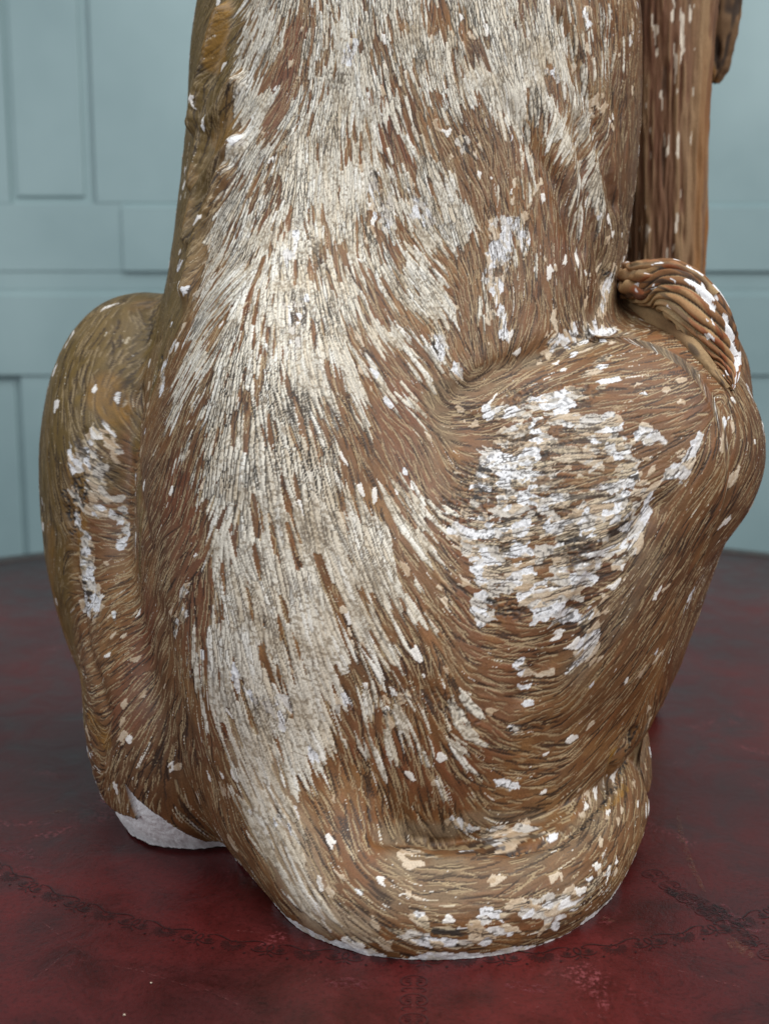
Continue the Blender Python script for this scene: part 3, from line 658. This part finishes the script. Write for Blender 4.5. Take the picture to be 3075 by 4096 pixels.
# which slivers of paint survive
rg = np.random.default_rng(21)
zc = CREAM[SY, SX] - 1.15 * BARE[SY, SX]
patchy = fbm(SH, 40, 31, 4)[SY, SX]
nC = len(SY); rnd = rg.random(nC)
keep = (zc + (patchy - .5) * 1.9 + (rnd - .5) * 1.5) > .48
keep &= zc > .10
keep |= (rnd < .30) & (fbm(SH, 45, 37, 3)[SY, SX] > .54) & (zone('2350 300 1850 1000 420 320;1500 2300 1700 3050 330 260;1450 2000 1500 1500 300 250;800 2000 850 3000 200 160 ', 1.0)[SY, SX] > .3)
pale_z = PALE[GY, GX]; gr = rg.random(len(GY)); gcl = fbm(SH, 34, 47, 3)[GY, GX]; gtan = rg.random(len(GY))
chip = (gr < .006 + .09 * (gcl > .60) + .15 * pale_z * (gcl > .48)) & (OLIVE[GY, GX] < .5)
chip |= (OLIVE[GY, GX] >= .5) & (gr < .010)
white_chip = chip & ((gtan < .30) | (OLIVE[GY, GX] >= .5))
PAINT = (keep)[SID].astype(np.float32)

# plaster crumbs
gz = GESSO[GY, GX]; gp = fbm(SH, 15, 58, 3)[GY, GX]
gscore = gz + (gp - .5) * 3.0 + (gr - .5) * 1.3
gk = (gz > .12) & (gscore > .95)
gtanz = (gz > .10) & (gscore > .50) & ~gk
chip |= gtanz; white_chip &= ~gtanz
gk |= (gr < .005) & (gcl > .5) & (CREAM[GY, GX] < .5)
CHIP = chip[GID] * (1 - PAINT); WCHIP = white_chip[GID] * (1 - PAINT)
WHITE = gk[GID].astype(np.float32)
foot = fbm(SH, 26, 12, 4)
zr = POS[..., 2]
rim = (zr < .0004 + .0062 * np.clip(foot * 2.6 - 1.0, 0, 1)) & (PH_D[None] > -.62) & (PH_D[None] < 1.5)
WHITE = np.maximum(WHITE, rim)
bl = [(*srf(x, y),) for x, y in ((500, 3135), (560, 3215), (630, 3268), (700, 3308), (765, 3345), (830, 3372), (900, 3395))]
blp = np.array([PH_D[c] for r, c in bl]); blz = np.array([POS[r, c, 2] for r, c in bl]); o_ = np.argsort(blp)
zline = np.interp(PH_D, blp[o_], blz[o_], left=blz[o_][0] * .5, right=0.0)[None]
brk = ((PH_D[None] < -.45) & (zr < zline + .007 * (foot - .5))).astype(np.float32)
print('break line', np.round(blp, 2), np.round(blz, 3))
WHITE = np.maximum(WHITE, brk)
LOFTY = np.maximum(PAINT, np.maximum(CHIP, WHITE))
cval = rg.random(nC).astype(np.float32)[SID]; cval2 = rg.random(nC).astype(np.float32)[SID]
grnd = gr.astype(np.float32)[GID]
fine = np.random.default_rng(8).random(SH).astype(np.float32)
spk = noise2(SH, 2.2, 91)
big = fbm(SH, 120, 71, 4); mid = fbm(SH, 30, 81, 4)
# ---- height of the carved surface
live = .35 + .65 * sstep(fbm(SH, 70, 131, 3), .38, .60)
HAIR = HAIR * (live * (1 - PAINT) + PAINT)
ridge = np.clip(HAIR, -1, 1)
crackdark = sstep(fbm(SH, 55, 101, 3) + .30 * (cval2 - .5), .34, .62)
upz = sstep(POS[..., 2], .15, .33)
fat = np.maximum(SEDGE, .6 * np.roll(SEDGE, 1, 1) * sstep(fbm(SH, 38, 151, 3), .42, .6))
crack = np.clip(np.maximum(fat * (.40 + .8 * crackdark) * (.62 + .38 * upz), STRANS * (.05 + .40 * crackdark * (cval > .6))), 0, 1)
smooth_z = np.clip(GOLD * .8 + .15 * OLIVE * (PH_D[None] < -1.0) + .22 * DUST, 0, .85)
Hh = LARGE + (1 - smooth_z) * (.00010 * ridge + .00006 * STREAK + .00014 * TONE) * (1 - .45 * PAINT) * (1 - .6 * WHITE)
Hh = Hh + .00034 * PAINT * (1 - .95 * crack) + .00030 * CHIP + .00012 * PAINT * (cval - .5)
Hh = Hh + WHITE * (.00045 * (mid - .5) + .00055 * (spk - .45) - .0001) + .00012 * (fine - .5)
Hh = Hh - brk * (.0050 + .005 * (fbm(SH, 38, 119, 4) - .5))
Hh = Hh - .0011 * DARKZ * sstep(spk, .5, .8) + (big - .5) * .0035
bareness = (1 - .75 * PAINT) * (1 - .5 * WHITE) * (1 - .8 * smooth_z)
Hh = Hh - .00042 * CUTS * bareness
# ---- colours of the layers
L = lambda *c: lin(*c).astype(np.float32)
def mixc(a, b, t): return a + (b - a) * t[..., None]
alb = np.broadcast_to(L(126, 84, 48), SH + (3,)).astype(np.float32)
alb = mixc(alb, L(152, 110, 66), sstep(mid, .48, .75) * .75)
alb = mixc(alb, L(96, 60, 37), sstep(big, .49, .64) * .75)
alb = mixc(alb, L(124, 74, 48), np.clip(RED * .7 + sstep(STREAK, .35, .9) * .28, 0, 1))
alb = mixc(alb, L(172, 124, 40), np.clip(GOLD * (.75 + .5 * (mid - .3)), 0, 1))
alb = mixc(alb, L(142, 124, 100), np.clip(DUST * (.45 + .6 * sstep(mid, .35, .7)), 0, .9))
alb = mixc(alb, L(114, 92, 46), np.clip(OLIVE * .97, 0, 1) * (1 - .6 * GOLD))
alb = mixc(alb, L(146, 124, 96), .02 + .16 * sstep(fbm(SH, 80, 161, 4), .42, .62))
alb = alb * (.86 * (1 + .18 * STREAK + .14 * TONE))[..., None]
cm = np.clip(CUTS * 2.0 - .05, 0, 1) * (1 - .7 * smooth_z)
alb = mixc(alb, L(182, 160, 124), cm * (CKIND < .55) * (.78 - .25 * OLIVE))                # pale filler lying in the tool cuts
alb = mixc(alb, L(50, 38, 30), cm * (CKIND >= .55) * .9)                                   # others hold dark wax, plus dark painted in for groove shade
edge_d = np.clip(np.roll(CUTS, (1, 1), (0, 1)) - CUTS, 0, 1)  # dark line painted beside each cut as its shaded edge
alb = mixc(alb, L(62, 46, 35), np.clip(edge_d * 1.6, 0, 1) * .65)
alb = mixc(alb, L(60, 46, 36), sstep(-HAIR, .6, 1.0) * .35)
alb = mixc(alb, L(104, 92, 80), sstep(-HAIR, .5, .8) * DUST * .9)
cream = mixc(np.broadcast_to(L(228, 220, 204), SH + (3,)), L(210, 192, 164), np.clip((cval2 - .35) * 1.2, 0, 1) * .8)
cream = mixc(cream, L(238, 233, 222), sstep(cval, .72, .95))
cream = mixc(cream, L(182, 164, 136), sstep(mid, .52, .72) * .45)
cream = cream * (1 + .07 * TONE)[..., None]
alb = mixc(alb, cream, PAINT)
alb = mixc(alb, L(150, 134, 112), PAINT * sstep(spk + .5 * mid, .86, 1.0) * .75)
alb = mixc(alb, mixc(np.broadcast_to(L(92, 74, 56), SH + (3,)), L(44, 39, 34), np.clip(upz + .3 * crackdark, 0, 1)), PAINT * crack * .95)
alb = mixc(alb, L(92, 80, 66), PAINT * sstep(-TONE, .55, .95) * (.15 + .4 * crackdark))
fz = np.clip(sstep(fbm(SH, 42, 171, 4), .44, .64) * (.35 + .65 * PALE + .5 * sstep(CREAM, .02, .5)) * (1 - .6 * OLIVE), 0, 1)
fleck = (TONE > 1.0 - .32 * fz) & (noise2(SH, 9, 172) > .42)
alb = mixc(alb, mixc(np.broadcast_to(L(206, 190, 162), SH + (3,)), L(232, 226, 214), (cval > .6).astype(np.float32)), fleck * (1 - PAINT) * .92)
Hh = Hh + .00015 * fleck * (1 - PAINT)
tanc = mixc(np.broadcast_to(L(180, 154, 124), SH + (3,)), L(208, 190, 166), np.clip(cval2 * 1.2, 0, 1))
alb = mixc(alb, tanc, CHIP * (1 - WCHIP)); alb = mixc(alb, L(236, 230, 222), np.clip(WCHIP, 0, 1))
wht = mixc(np.broadcast_to(L(232, 231, 232), SH + (3,)), L(200, 190, 176), sstep(grnd, .62, .9) * .9)
mixz = sstep(GESSO, .25, .6) * sstep(fbm(SH, 22, 141, 3), .40, .55)
cls = rg.random(nC).astype(np.float32)[SID]
alb = mixc(alb, L(196, 178, 150), mixz * ((cls > .22) & (cls < .55)) * .9)
alb = mixc(alb, L(56, 48, 42), mixz * np.maximum((cls < .10).astype(np.float32), SEDGE * .8))
alb = mixc(alb, L(236, 234, 232), mixz * (cls > .86))
alb = mixc(alb, wht, WHITE); alb = mixc(alb, L(244, 246, 250), brk)
alb = mixc(alb, L(66, 52, 42), cm * np.maximum(sstep(GESSO, .15, .5) * (1 - np.maximum(brk, rim)), .45 * PAINT) * (CKIND > .30) * .85)
pit = sstep(spk + .25 * (fine - .5), .60, .78) * (.30 + .7 * sstep(foot, .45, .65))
alb = mixc(alb, L(70, 63, 58), WHITE * pit * .75 * (1 - np.maximum(brk, rim)))
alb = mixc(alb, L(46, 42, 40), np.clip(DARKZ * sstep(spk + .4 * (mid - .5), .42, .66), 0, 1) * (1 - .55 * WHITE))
GREYB = zone("1000 3000 1120 3350 100 130;1120 3350 1250 3650 150 120;1250 3650 1450 3720 80 60", .8)
alb = mixc(alb, L(178, 158, 132), GREYB * .8 * (1 - WHITE) * (1 - .9 * cm) * (1 - .6 * PAINT))
alb = np.clip(alb, .008, .9)
rough = np.clip(.50 + .25 * PAINT + .38 * WHITE + .25 * DUST - .10 * GOLD + .1 * (mid - .5), .32, .95)
# ---- full closed surface: finely cut back, plain front
POSF = POS + NRM * Hh[..., None].astype(np.float32)
POSF[..., 2] = np.maximum(POSF[..., 2], 0)
ph_r = np.linspace(PH_D[-1], PH_D[0] + 2 * math.pi, 60)[1:-1]
VR = ray_rows(ph_r, NR // 8)
back = positions(resample(solve_r(ph_r, VR), NR, 0), ph_r, resample(VR, NR, 0))
main = np.concatenate([POSF, back], 1)
phf = np.concatenate([PH_D, ph_r])
v_t = np.array([.653, .661, .672, .690, .708, .726, .745, .765, .785, .805, .825])
topv = positions(solve_r(phf, v_t), phf, np.repeat(v_t[:, None], len(phf), 1))
allv = np.concatenate([main, topv], 0); nr, nc = allv.shape[:2]
pad = lambda a: np.pad(a, [(0, nr - NR), (0, nc - NC)] + [(0, 0)] * (a.ndim - 2), mode='edge')
i, j = np.meshgrid(np.arange(nr - 1), np.arange(nc), indexing='ij'); j2 = (j + 1) % nc
quads = np.stack([i * nc + j, i * nc + j2, (i + 1) * nc + j2, (i + 1) * nc + j], -1).reshape(-1, 4)
statue = tag(empty('animal_statue', (AX, AY, 0)), 'carved seated animal statue with flaking cream paint, seen from behind', 'statue')
base = np.array([AX, AY, 0], np.float32)
me = fast_mesh('body', allv.reshape(-1, 3) - base, quads)
albf = pad(alb); gn = np.random.default_rng(77)
for sl in ((slice(NR, None), slice(None)), (slice(None), slice(NC, None))):          # parts out of the photograph: plain worn brown
    shp = albf[sl].shape[:2]
    albf[sl] = mixc(np.broadcast_to(L(116, 84, 52), shp + (3,)), L(150, 118, 80), gn.random(shp).astype(np.float32))
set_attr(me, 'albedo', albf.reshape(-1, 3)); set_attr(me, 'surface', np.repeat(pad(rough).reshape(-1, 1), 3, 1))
def carved_mat():
    m, nt, b = material('carved_painted_surface')
    a = N(nt, 'ShaderNodeAttribute', attribute_name='albedo'); s = N(nt, 'ShaderNodeAttribute', attribute_name='surface')
    tc = N(nt, 'ShaderNodeTexCoord'); n = N(nt, 'ShaderNodeTexNoise', i_Scale=900.0, i_Detail=4.0, i_Roughness=.7); nt.links.new(tc.outputs['Object'], n.inputs[0])
    r = ramp(nt, [(.30, (.70, .68, .66)), (.60, (1.08, 1.08, 1.08))]); nt.links.new(n.outputs[0], r.inputs[0])
    nt.links.new(mixrgb(nt, .8, a.outputs[0], r.outputs[0], 'MULTIPLY'), b.inputs['Base Color'])
    nt.links.new(s.outputs[2], b.inputs['Roughness'])
    bm = N(nt, 'ShaderNodeBump', i_Strength=.35, i_Distance=.0005); nt.links.new(n.outputs[0], bm.inputs['Height']); nt.links.new(bm.outputs[0], b.inputs['Normal'])
    b.inputs['Specular IOR Level'].default_value = .4
    return m
CARVED = carved_mat()
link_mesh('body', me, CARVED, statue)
print('body', round(time.time() - T0, 1), len(quads))

# ------------------------------------------------------------------ other parts of the statue
def tube(name, path, parent, nseg, nring, ridge_fn, color_fn, squash=None, cap=True, rough=.8, up=(0, 0, 1)):
    """path rows: x y z radius; ridge_fn(s, a) gives metres outwards; color_fn(s, a, h) gives albedo"""
    sp = spline(path, max(2, nseg // (len(path) - 1))); n = len(sp)
    c = sp[:, :3]; r = np.maximum(sp[:, 3], 1e-4)
    t = np.gradient(c, axis=0); t /= np.linalg.norm(t, axis=1, keepdims=True)
    u = np.cross(t, np.array(up, float)); bad = np.linalg.norm(u, axis=1) < .2
    u[bad] = np.cross(t[bad], np.array([0., 1, 0])); u /= np.linalg.norm(u, axis=1, keepdims=True)
    w = np.cross(u, t)
    a = np.linspace(0, 2 * math.pi, nring, endpoint=False); s = np.linspace(0, 1, n)
    S, A = np.meshgrid(s, a, indexing='ij'); h = ridge_fn(S, A)
    rad = r[:, None] + h
    sq = squash or (1, 1)
    v = c[:, None] + u[:, None] * (np.cos(A) * rad * sq[0])[..., None] + w[:, None] * (np.sin(A) * rad * sq[1])[..., None]
    i, j = np.meshgrid(np.arange(n - 1), np.arange(nring), indexing='ij'); j2 = (j + 1) % nring
    q = np.stack([i * nring + j, (i + 1) * nring + j, (i + 1) * nring + j2, i * nring + j2], -1).reshape(-1, 4)
    me = fast_mesh(name, v.reshape(-1, 3) - base, q[:, ::-1])
    set_attr(me, 'albedo', np.clip(color_fn(S, A, h), .008, .9).reshape(-1, 3)); set_attr(me, 'surface', np.full((v.shape[0] * v.shape[1], 3), rough))
    return link_mesh(name, me, CARVED, parent)
def wrapn(shape, cy, cx, seed):                    # noise that closes round the tube
    n = noise2((shape[0], shape[1]), 1.0, seed) if False else None
    g = np.random.default_rng(seed)
    h, w = shape; gy, gx = max(3, int(h / cy)), max(3, int(w / cx))
    G = g.random((gy + 2, gx)).astype(np.float32)
    y = np.arange(h) / h * gy; x = np.arange(w) / w * gx
    yi, xi = y.astype(int), x.astype(int); fy = (y - yi)[:, None]; fx = (x - xi)[None]
    fy, fx = fy * fy * (3 - 2 * fy), fx * fx * (3 - 2 * fx)
    A = G[yi][:, xi % gx]; B = G[yi][:, (xi + 1) % gx]; C = G[yi + 1][:, xi % gx]; D = G[yi + 1][:, (xi + 1) % gx]
    return (A * (1 - fx) + B * fx) * (1 - fy) + (C * (1 - fx) + D * fx) * fy
def bark(S, A, seed, amp):
    sh = S.shape; k = 0
    for cy, cx, w in ((40, 4, 1.0), (18, 2.6, .8), (70, 14, 1.0), (7, 2.2, .4)): k = k + w * (wrapn(sh, cy, cx, seed + int(cx * 3)) - .5)
    return k * amp
# far foreleg: bark-like carved hair, smooth golden outer side
def leg_col(S, A, h):
    sh = S.shape; m = wrapn(sh, 60, 20, 5); f = wrapn(sh, 30, 4, 9); hn = np.clip(h / .0016, -1, 1)
    c = np.broadcast_to(L(120, 86, 62), sh + (3,)).astype(np.float32)
    c = mixc(c, L(140, 108, 78), sstep(m, .5, .8)); c = mixc(c, L(104, 66, 46), sstep(f, .55, .8) * .7)
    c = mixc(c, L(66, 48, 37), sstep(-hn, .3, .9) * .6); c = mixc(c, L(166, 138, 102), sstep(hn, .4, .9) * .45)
    gold = sstep(np.cos(A - GA), .60, .85) * sstep(m, .25, .5) * sstep(1 - S, .10, .55)
    c = mixc(c, L(148, 98, 46), gold * .95)
    wc = (wrapn(sh, 22, 5, 33) + .5 * wrapn(sh, 6, 2.5, 35) > 1.12) & (wrapn(sh, 110, 60, 34) > .55)
    c = mixc(c, L(226, 214, 196), wc.astype(np.float32) * .95)
    return c
GA = math.pi + .35
d_leg = 1.02
leg_path = []
for px, py, hw in ((2540, 2250, 140), (2600, 1750, 145), (2640, 1350, 148), (2655, 1060, 148), (2660, 800, 150), (2665, 500, 152), (2672, 250, 160), (2680, 0, 172), (2690, -250, 185), (2700, -420, 170)):
    p = P(px, py, d_leg); leg_path.append((*p, hw / F * d_leg * 1.02))
lb = P(2440, 2780, d_leg)
leg_path = [(lb[0], lb[1], .001, .040), (lb[0], lb[1], .014, .047), (lb[0] + .001, lb[1], .032, .043), (lb[0] + .004, lb[1], .060, .036)] + leg_path
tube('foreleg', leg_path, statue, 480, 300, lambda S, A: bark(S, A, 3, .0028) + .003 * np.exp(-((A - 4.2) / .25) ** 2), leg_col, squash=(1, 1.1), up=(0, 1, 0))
# lock of carved hair hanging past the foreleg
lock = [(*P(2848, 330, 1.04), .003), (*P(2862, 270, 1.04), .010), (*P(2868, 180, 1.04), .014), (*P(2876, 60, 1.04), .018), (*P(2880, -80, 1.04), .020), (*P(2870, -260, 1.04), .016)]
def lock_col(S, A, h):
    c = np.broadcast_to(L(112, 84, 56), S.shape + (3,)).astype(np.float32); m = wrapn(S.shape, 14, 10, 6)
    c = mixc(c, L(140, 100, 52), sstep(m, .5, .8)); c = mixc(c, L(48, 36, 28), sstep(-h / .0016, .1, .7) * .9); return c
tube('carved_lock', lock, statue, 120, 60, lambda S, A: bark(S, A, 14, .0042), lock_col, up=(0, 1, 0))
# tail tip: a tuft of thick carved locks lying over the thigh
tip_c = [(2440, 1118, .895, 46), (2500, 1125, .835, 66), (2590, 1130, .805, 84), (2690, 1150, .782, 100), (2780, 1230, .766, 104), (2845, 1340, .757, 92), (2890, 1450, .754, 60), (2918, 1530, .758, 24), (2926, 1560, .760, 4)]
def on_body(x, y, d, w, k):             # depth that lets the tuft rest on the thigh
    r_, c_ = srf(x, y); s_ = float(POS[r_, c_, 1])
    return min(d, s_ + k * w / F * d) if abs(s_ - d) < .08 else d
tip_c = [(x, y, on_body(x, y, d, w, .15) if q > 2 else d, w) for q, (x, y, d, w) in enumerate(tip_c)]
tip_path = [(*P(x, y, d), w / F * d) for x, y, d, w in tip_c]
tuft = None
def putty(S, A, h):
    c = np.broadcast_to(L(152, 124, 88), S.shape + (3,)).astype(np.float32); m = wrapn(S.shape, 30, 20, 3)
    c = mixc(c, L(120, 92, 62), sstep(m, .45, .75)); c = mixc(c, L(70, 56, 44), sstep(wrapn(S.shape, 8, 6, 8), .68, .85) * .8)
    return c
def tuft_phase(S, A):
    b_ = np.clip((np.mod(A, 2 * math.pi) - math.pi) / math.pi, 0, 1)
    wv = (wrapn(S.shape, 34, 30, 61) - .5) * .07 + (wrapn(S.shape, 14, 12, 62) - .5) * .02
    return b_, 11.0 * (S * 1.05 - .70 * b_ ** .85 + wv)
def tuft_ridge(S, A):
    b_, f = tuft_phase(S, A); k = f - np.floor(f)
    rdg = np.sin(np.pi * k) ** .7
    return (.0034 * (rdg - .55) * sstep(S, .10, .24) * sstep(1.04 - S, .02, .2) + .0011 * (wrapn(S.shape, 30, 4, 63) - .5) + .0004 * (wrapn(S.shape, 8, 6, 64) - .5) + .0012 * (wrapn(S.shape, 26, 22, 65) - .5))
def tuft_col(S, A, h):
    b_, f = tuft_phase(S, A); k = f - np.floor(f); rdg = np.sin(np.pi * k); rnd_ = np.sin(np.floor(f) * 12.9898) * .5 + .5
    sh = S.shape; m = wrapn(sh, 22, 12, 66); g = wrapn(sh, 30, 3, 67)
    c = np.broadcast_to(L(128, 88, 52), sh + (3,)).astype(np.float32)
    c = mixc(c, L(146, 80, 44), rnd_ * sstep(m, .35, .7)); c = mixc(c, L(168, 134, 90), sstep(m, .62, .8) * .7)
    c = mixc(c, L(52, 41, 34), np.clip(sstep(k, .80, .90) * .9 + sstep(g, .62, .78) * .75, 0, 1))
    c = mixc(c, L(172, 146, 106), np.clip(sstep(.20 - k, 0, .12) * .85 + sstep(.34 - b_, 0, .2) * sstep(m, .3, .6) * .8, 0, 1))
    w = wrapn(sh, 12, 9, 68) + .35 * wrapn(sh, 4, 3, 69) + .42 * sstep(b_, .5, .85) * sstep(S, .35, .55) - .2 * (b_ < .35)
    return mixc(c, L(236, 234, 234), (w > 1.02).astype(np.float32) * sstep(S, .08, .2))
tuft = tube('tail_tip', tip_path, statue, 240, 180, tuft_ridge, tuft_col, squash=(1, .74), up=(0, 1, 0), rough=.72)
fill_c = [(2490, 1180, .870, 44), (2550, 1222, .825, 48), (2625, 1268, .800, 42), (2705, 1330, .785, 36), (2785, 1412, .775, 30), (2852, 1490, .770, 22), (2905, 1556, .768, 8)]
fill_c = [(x, y, on_body(x, y, d, w, .35), w) for x, y, d, w in fill_c]
tube('putty_fill', [(*P(x, y, d), w / F * d) for x, y, d, w in fill_c], statue, 120, 60, lambda S, A: .0022 * (wrapn(S.shape, 16, 9, 22) - .5) + .0008 * (wrapn(S.shape, 5, 4, 23) - .5), putty, up=(0, 1, 0))
tsp = spline(tip_path, 20); tn = len(tsp)
tt = np.gradient(tsp[:, :3], axis=0); tt /= np.linalg.norm(tt, axis=1, keepdims=True)
tu = np.cross(tt, np.array([0., 1, 0])); tu /= np.linalg.norm(tu, axis=1, keepdims=True)     # to the lower-left side of the tuft
if tu[tn // 2][2] > 0: tu = -tu
tv = np.cross(tt, tu); tv[tv[:, 1] > 0] *= -1                                            # towards the viewer
def tuft_pt(s, a, lift):
    k = min(max(s, 0), .999) * (tn - 1); i = int(k); f = k - i; j = min(i + 1, tn - 1)
    g = lambda arr: arr[i] * (1 - f) + arr[j] * f
    r = g(tsp)[3]
    return g(tsp)[:3] + g(tu) * math.sin(a) * r * .97 + g(tv) * math.cos(a) * r * .66 + g(tv) * lift
lr = random.Random(8)
def lock_colour(seed, white):
    def fn(S, A, h):
        sh = S.shape; c = np.broadcast_to(L(132, 94, 58), sh + (3,)).astype(np.float32)
        m = wrapn(sh, 12, 8, seed); f = wrapn(sh, 20, 3, seed + 1)
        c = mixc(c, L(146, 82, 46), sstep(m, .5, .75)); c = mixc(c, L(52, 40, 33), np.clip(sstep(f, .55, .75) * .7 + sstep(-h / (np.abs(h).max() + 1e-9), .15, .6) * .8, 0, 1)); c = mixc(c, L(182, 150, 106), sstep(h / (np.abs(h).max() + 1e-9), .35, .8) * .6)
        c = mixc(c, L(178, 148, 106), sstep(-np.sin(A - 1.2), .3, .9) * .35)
        if white > 0: c = mixc(c, L(238, 236, 236), ((wrapn(sh, 7, 4, seed + 4) + .5 * wrapn(sh, 3, 2, seed + 5) + .3 * (S - .5)) > 1.32 - .75 * white).astype(np.float32))
        return c
    return fn
# locks start at the lower-left side and sweep over the tuft towards its tip; long ones run down the outer edge
specs = []
specs += [(.02, .75, .34, .45, .0062, .1), (.02, .15, .40, -.1, .0050, .12), (.04, -.5, .52, -.75, .0044, .2)]
for q, (s0, a0, s1, a1, rr, wh) in enumerate(specs):
    pts = []
    for f in np.linspace(0, 1, 7):
        e = f ** 1.25
        p = tuft_pt(s0 + (s1 - s0) * f, a0 + (a1 - a0) * (1 - (1 - f) ** 1.6), rr * (-.35 + .25 * math.sin(math.pi * f)))
        pts.append((*p, rr * (.45 + .65 * math.sin(math.pi * min(1, .12 + f * .80))) * (1.0 if s1 < .9 else (1.1 - .7 * f))))
    sd = lr.randint(0, 9999)
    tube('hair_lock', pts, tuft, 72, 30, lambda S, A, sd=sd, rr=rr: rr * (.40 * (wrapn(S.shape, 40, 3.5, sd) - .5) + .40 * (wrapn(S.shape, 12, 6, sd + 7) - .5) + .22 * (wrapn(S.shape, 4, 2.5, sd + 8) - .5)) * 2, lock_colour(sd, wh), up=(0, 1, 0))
# ------------------------------------------------------------------ crumbs of paint on the table
CR = material('paint_crumb'); CR[2].inputs['Base Color'].default_value = (*lin(190, 175, 155), 1); CR[2].inputs['Roughness'].default_value = .85
def crumb(sx, sy, sz, seed):
    bm = bmesh.new(); bmesh.ops.create_icosphere(bm, subdivisions=2, radius=1); g = random.Random(seed)
    for vv in bm.verts:
        k = 1 + g.uniform(-.25, .25); vv.co = (vv.co.x * sx * k, vv.co.y * sy * k, max(vv.co.z, -.6) * sz * k + sz * .6)
    me = bpy.data.meshes.new('paint_crumb'); bm.to_mesh(me); bm.free(); return me
for k, (px, py, sx, lab) in enumerate(((605, 3936, .0005, 'tiny pale paint crumb on the red leather, nearer the statue'), (498, 4064, .0006, 'pale paint crumb nearest the front edge of the leather'))):
    g = ground(px, py); o = link_mesh('paint_crumb', crumb(sx, sx * 1.1, .0003, k), CR[0]); o.location = (g[0], g[1], .0006)
    tag(o, lab, 'crumb', 'paint crumbs on the table')
print('done', round(time.time() - T0, 1))
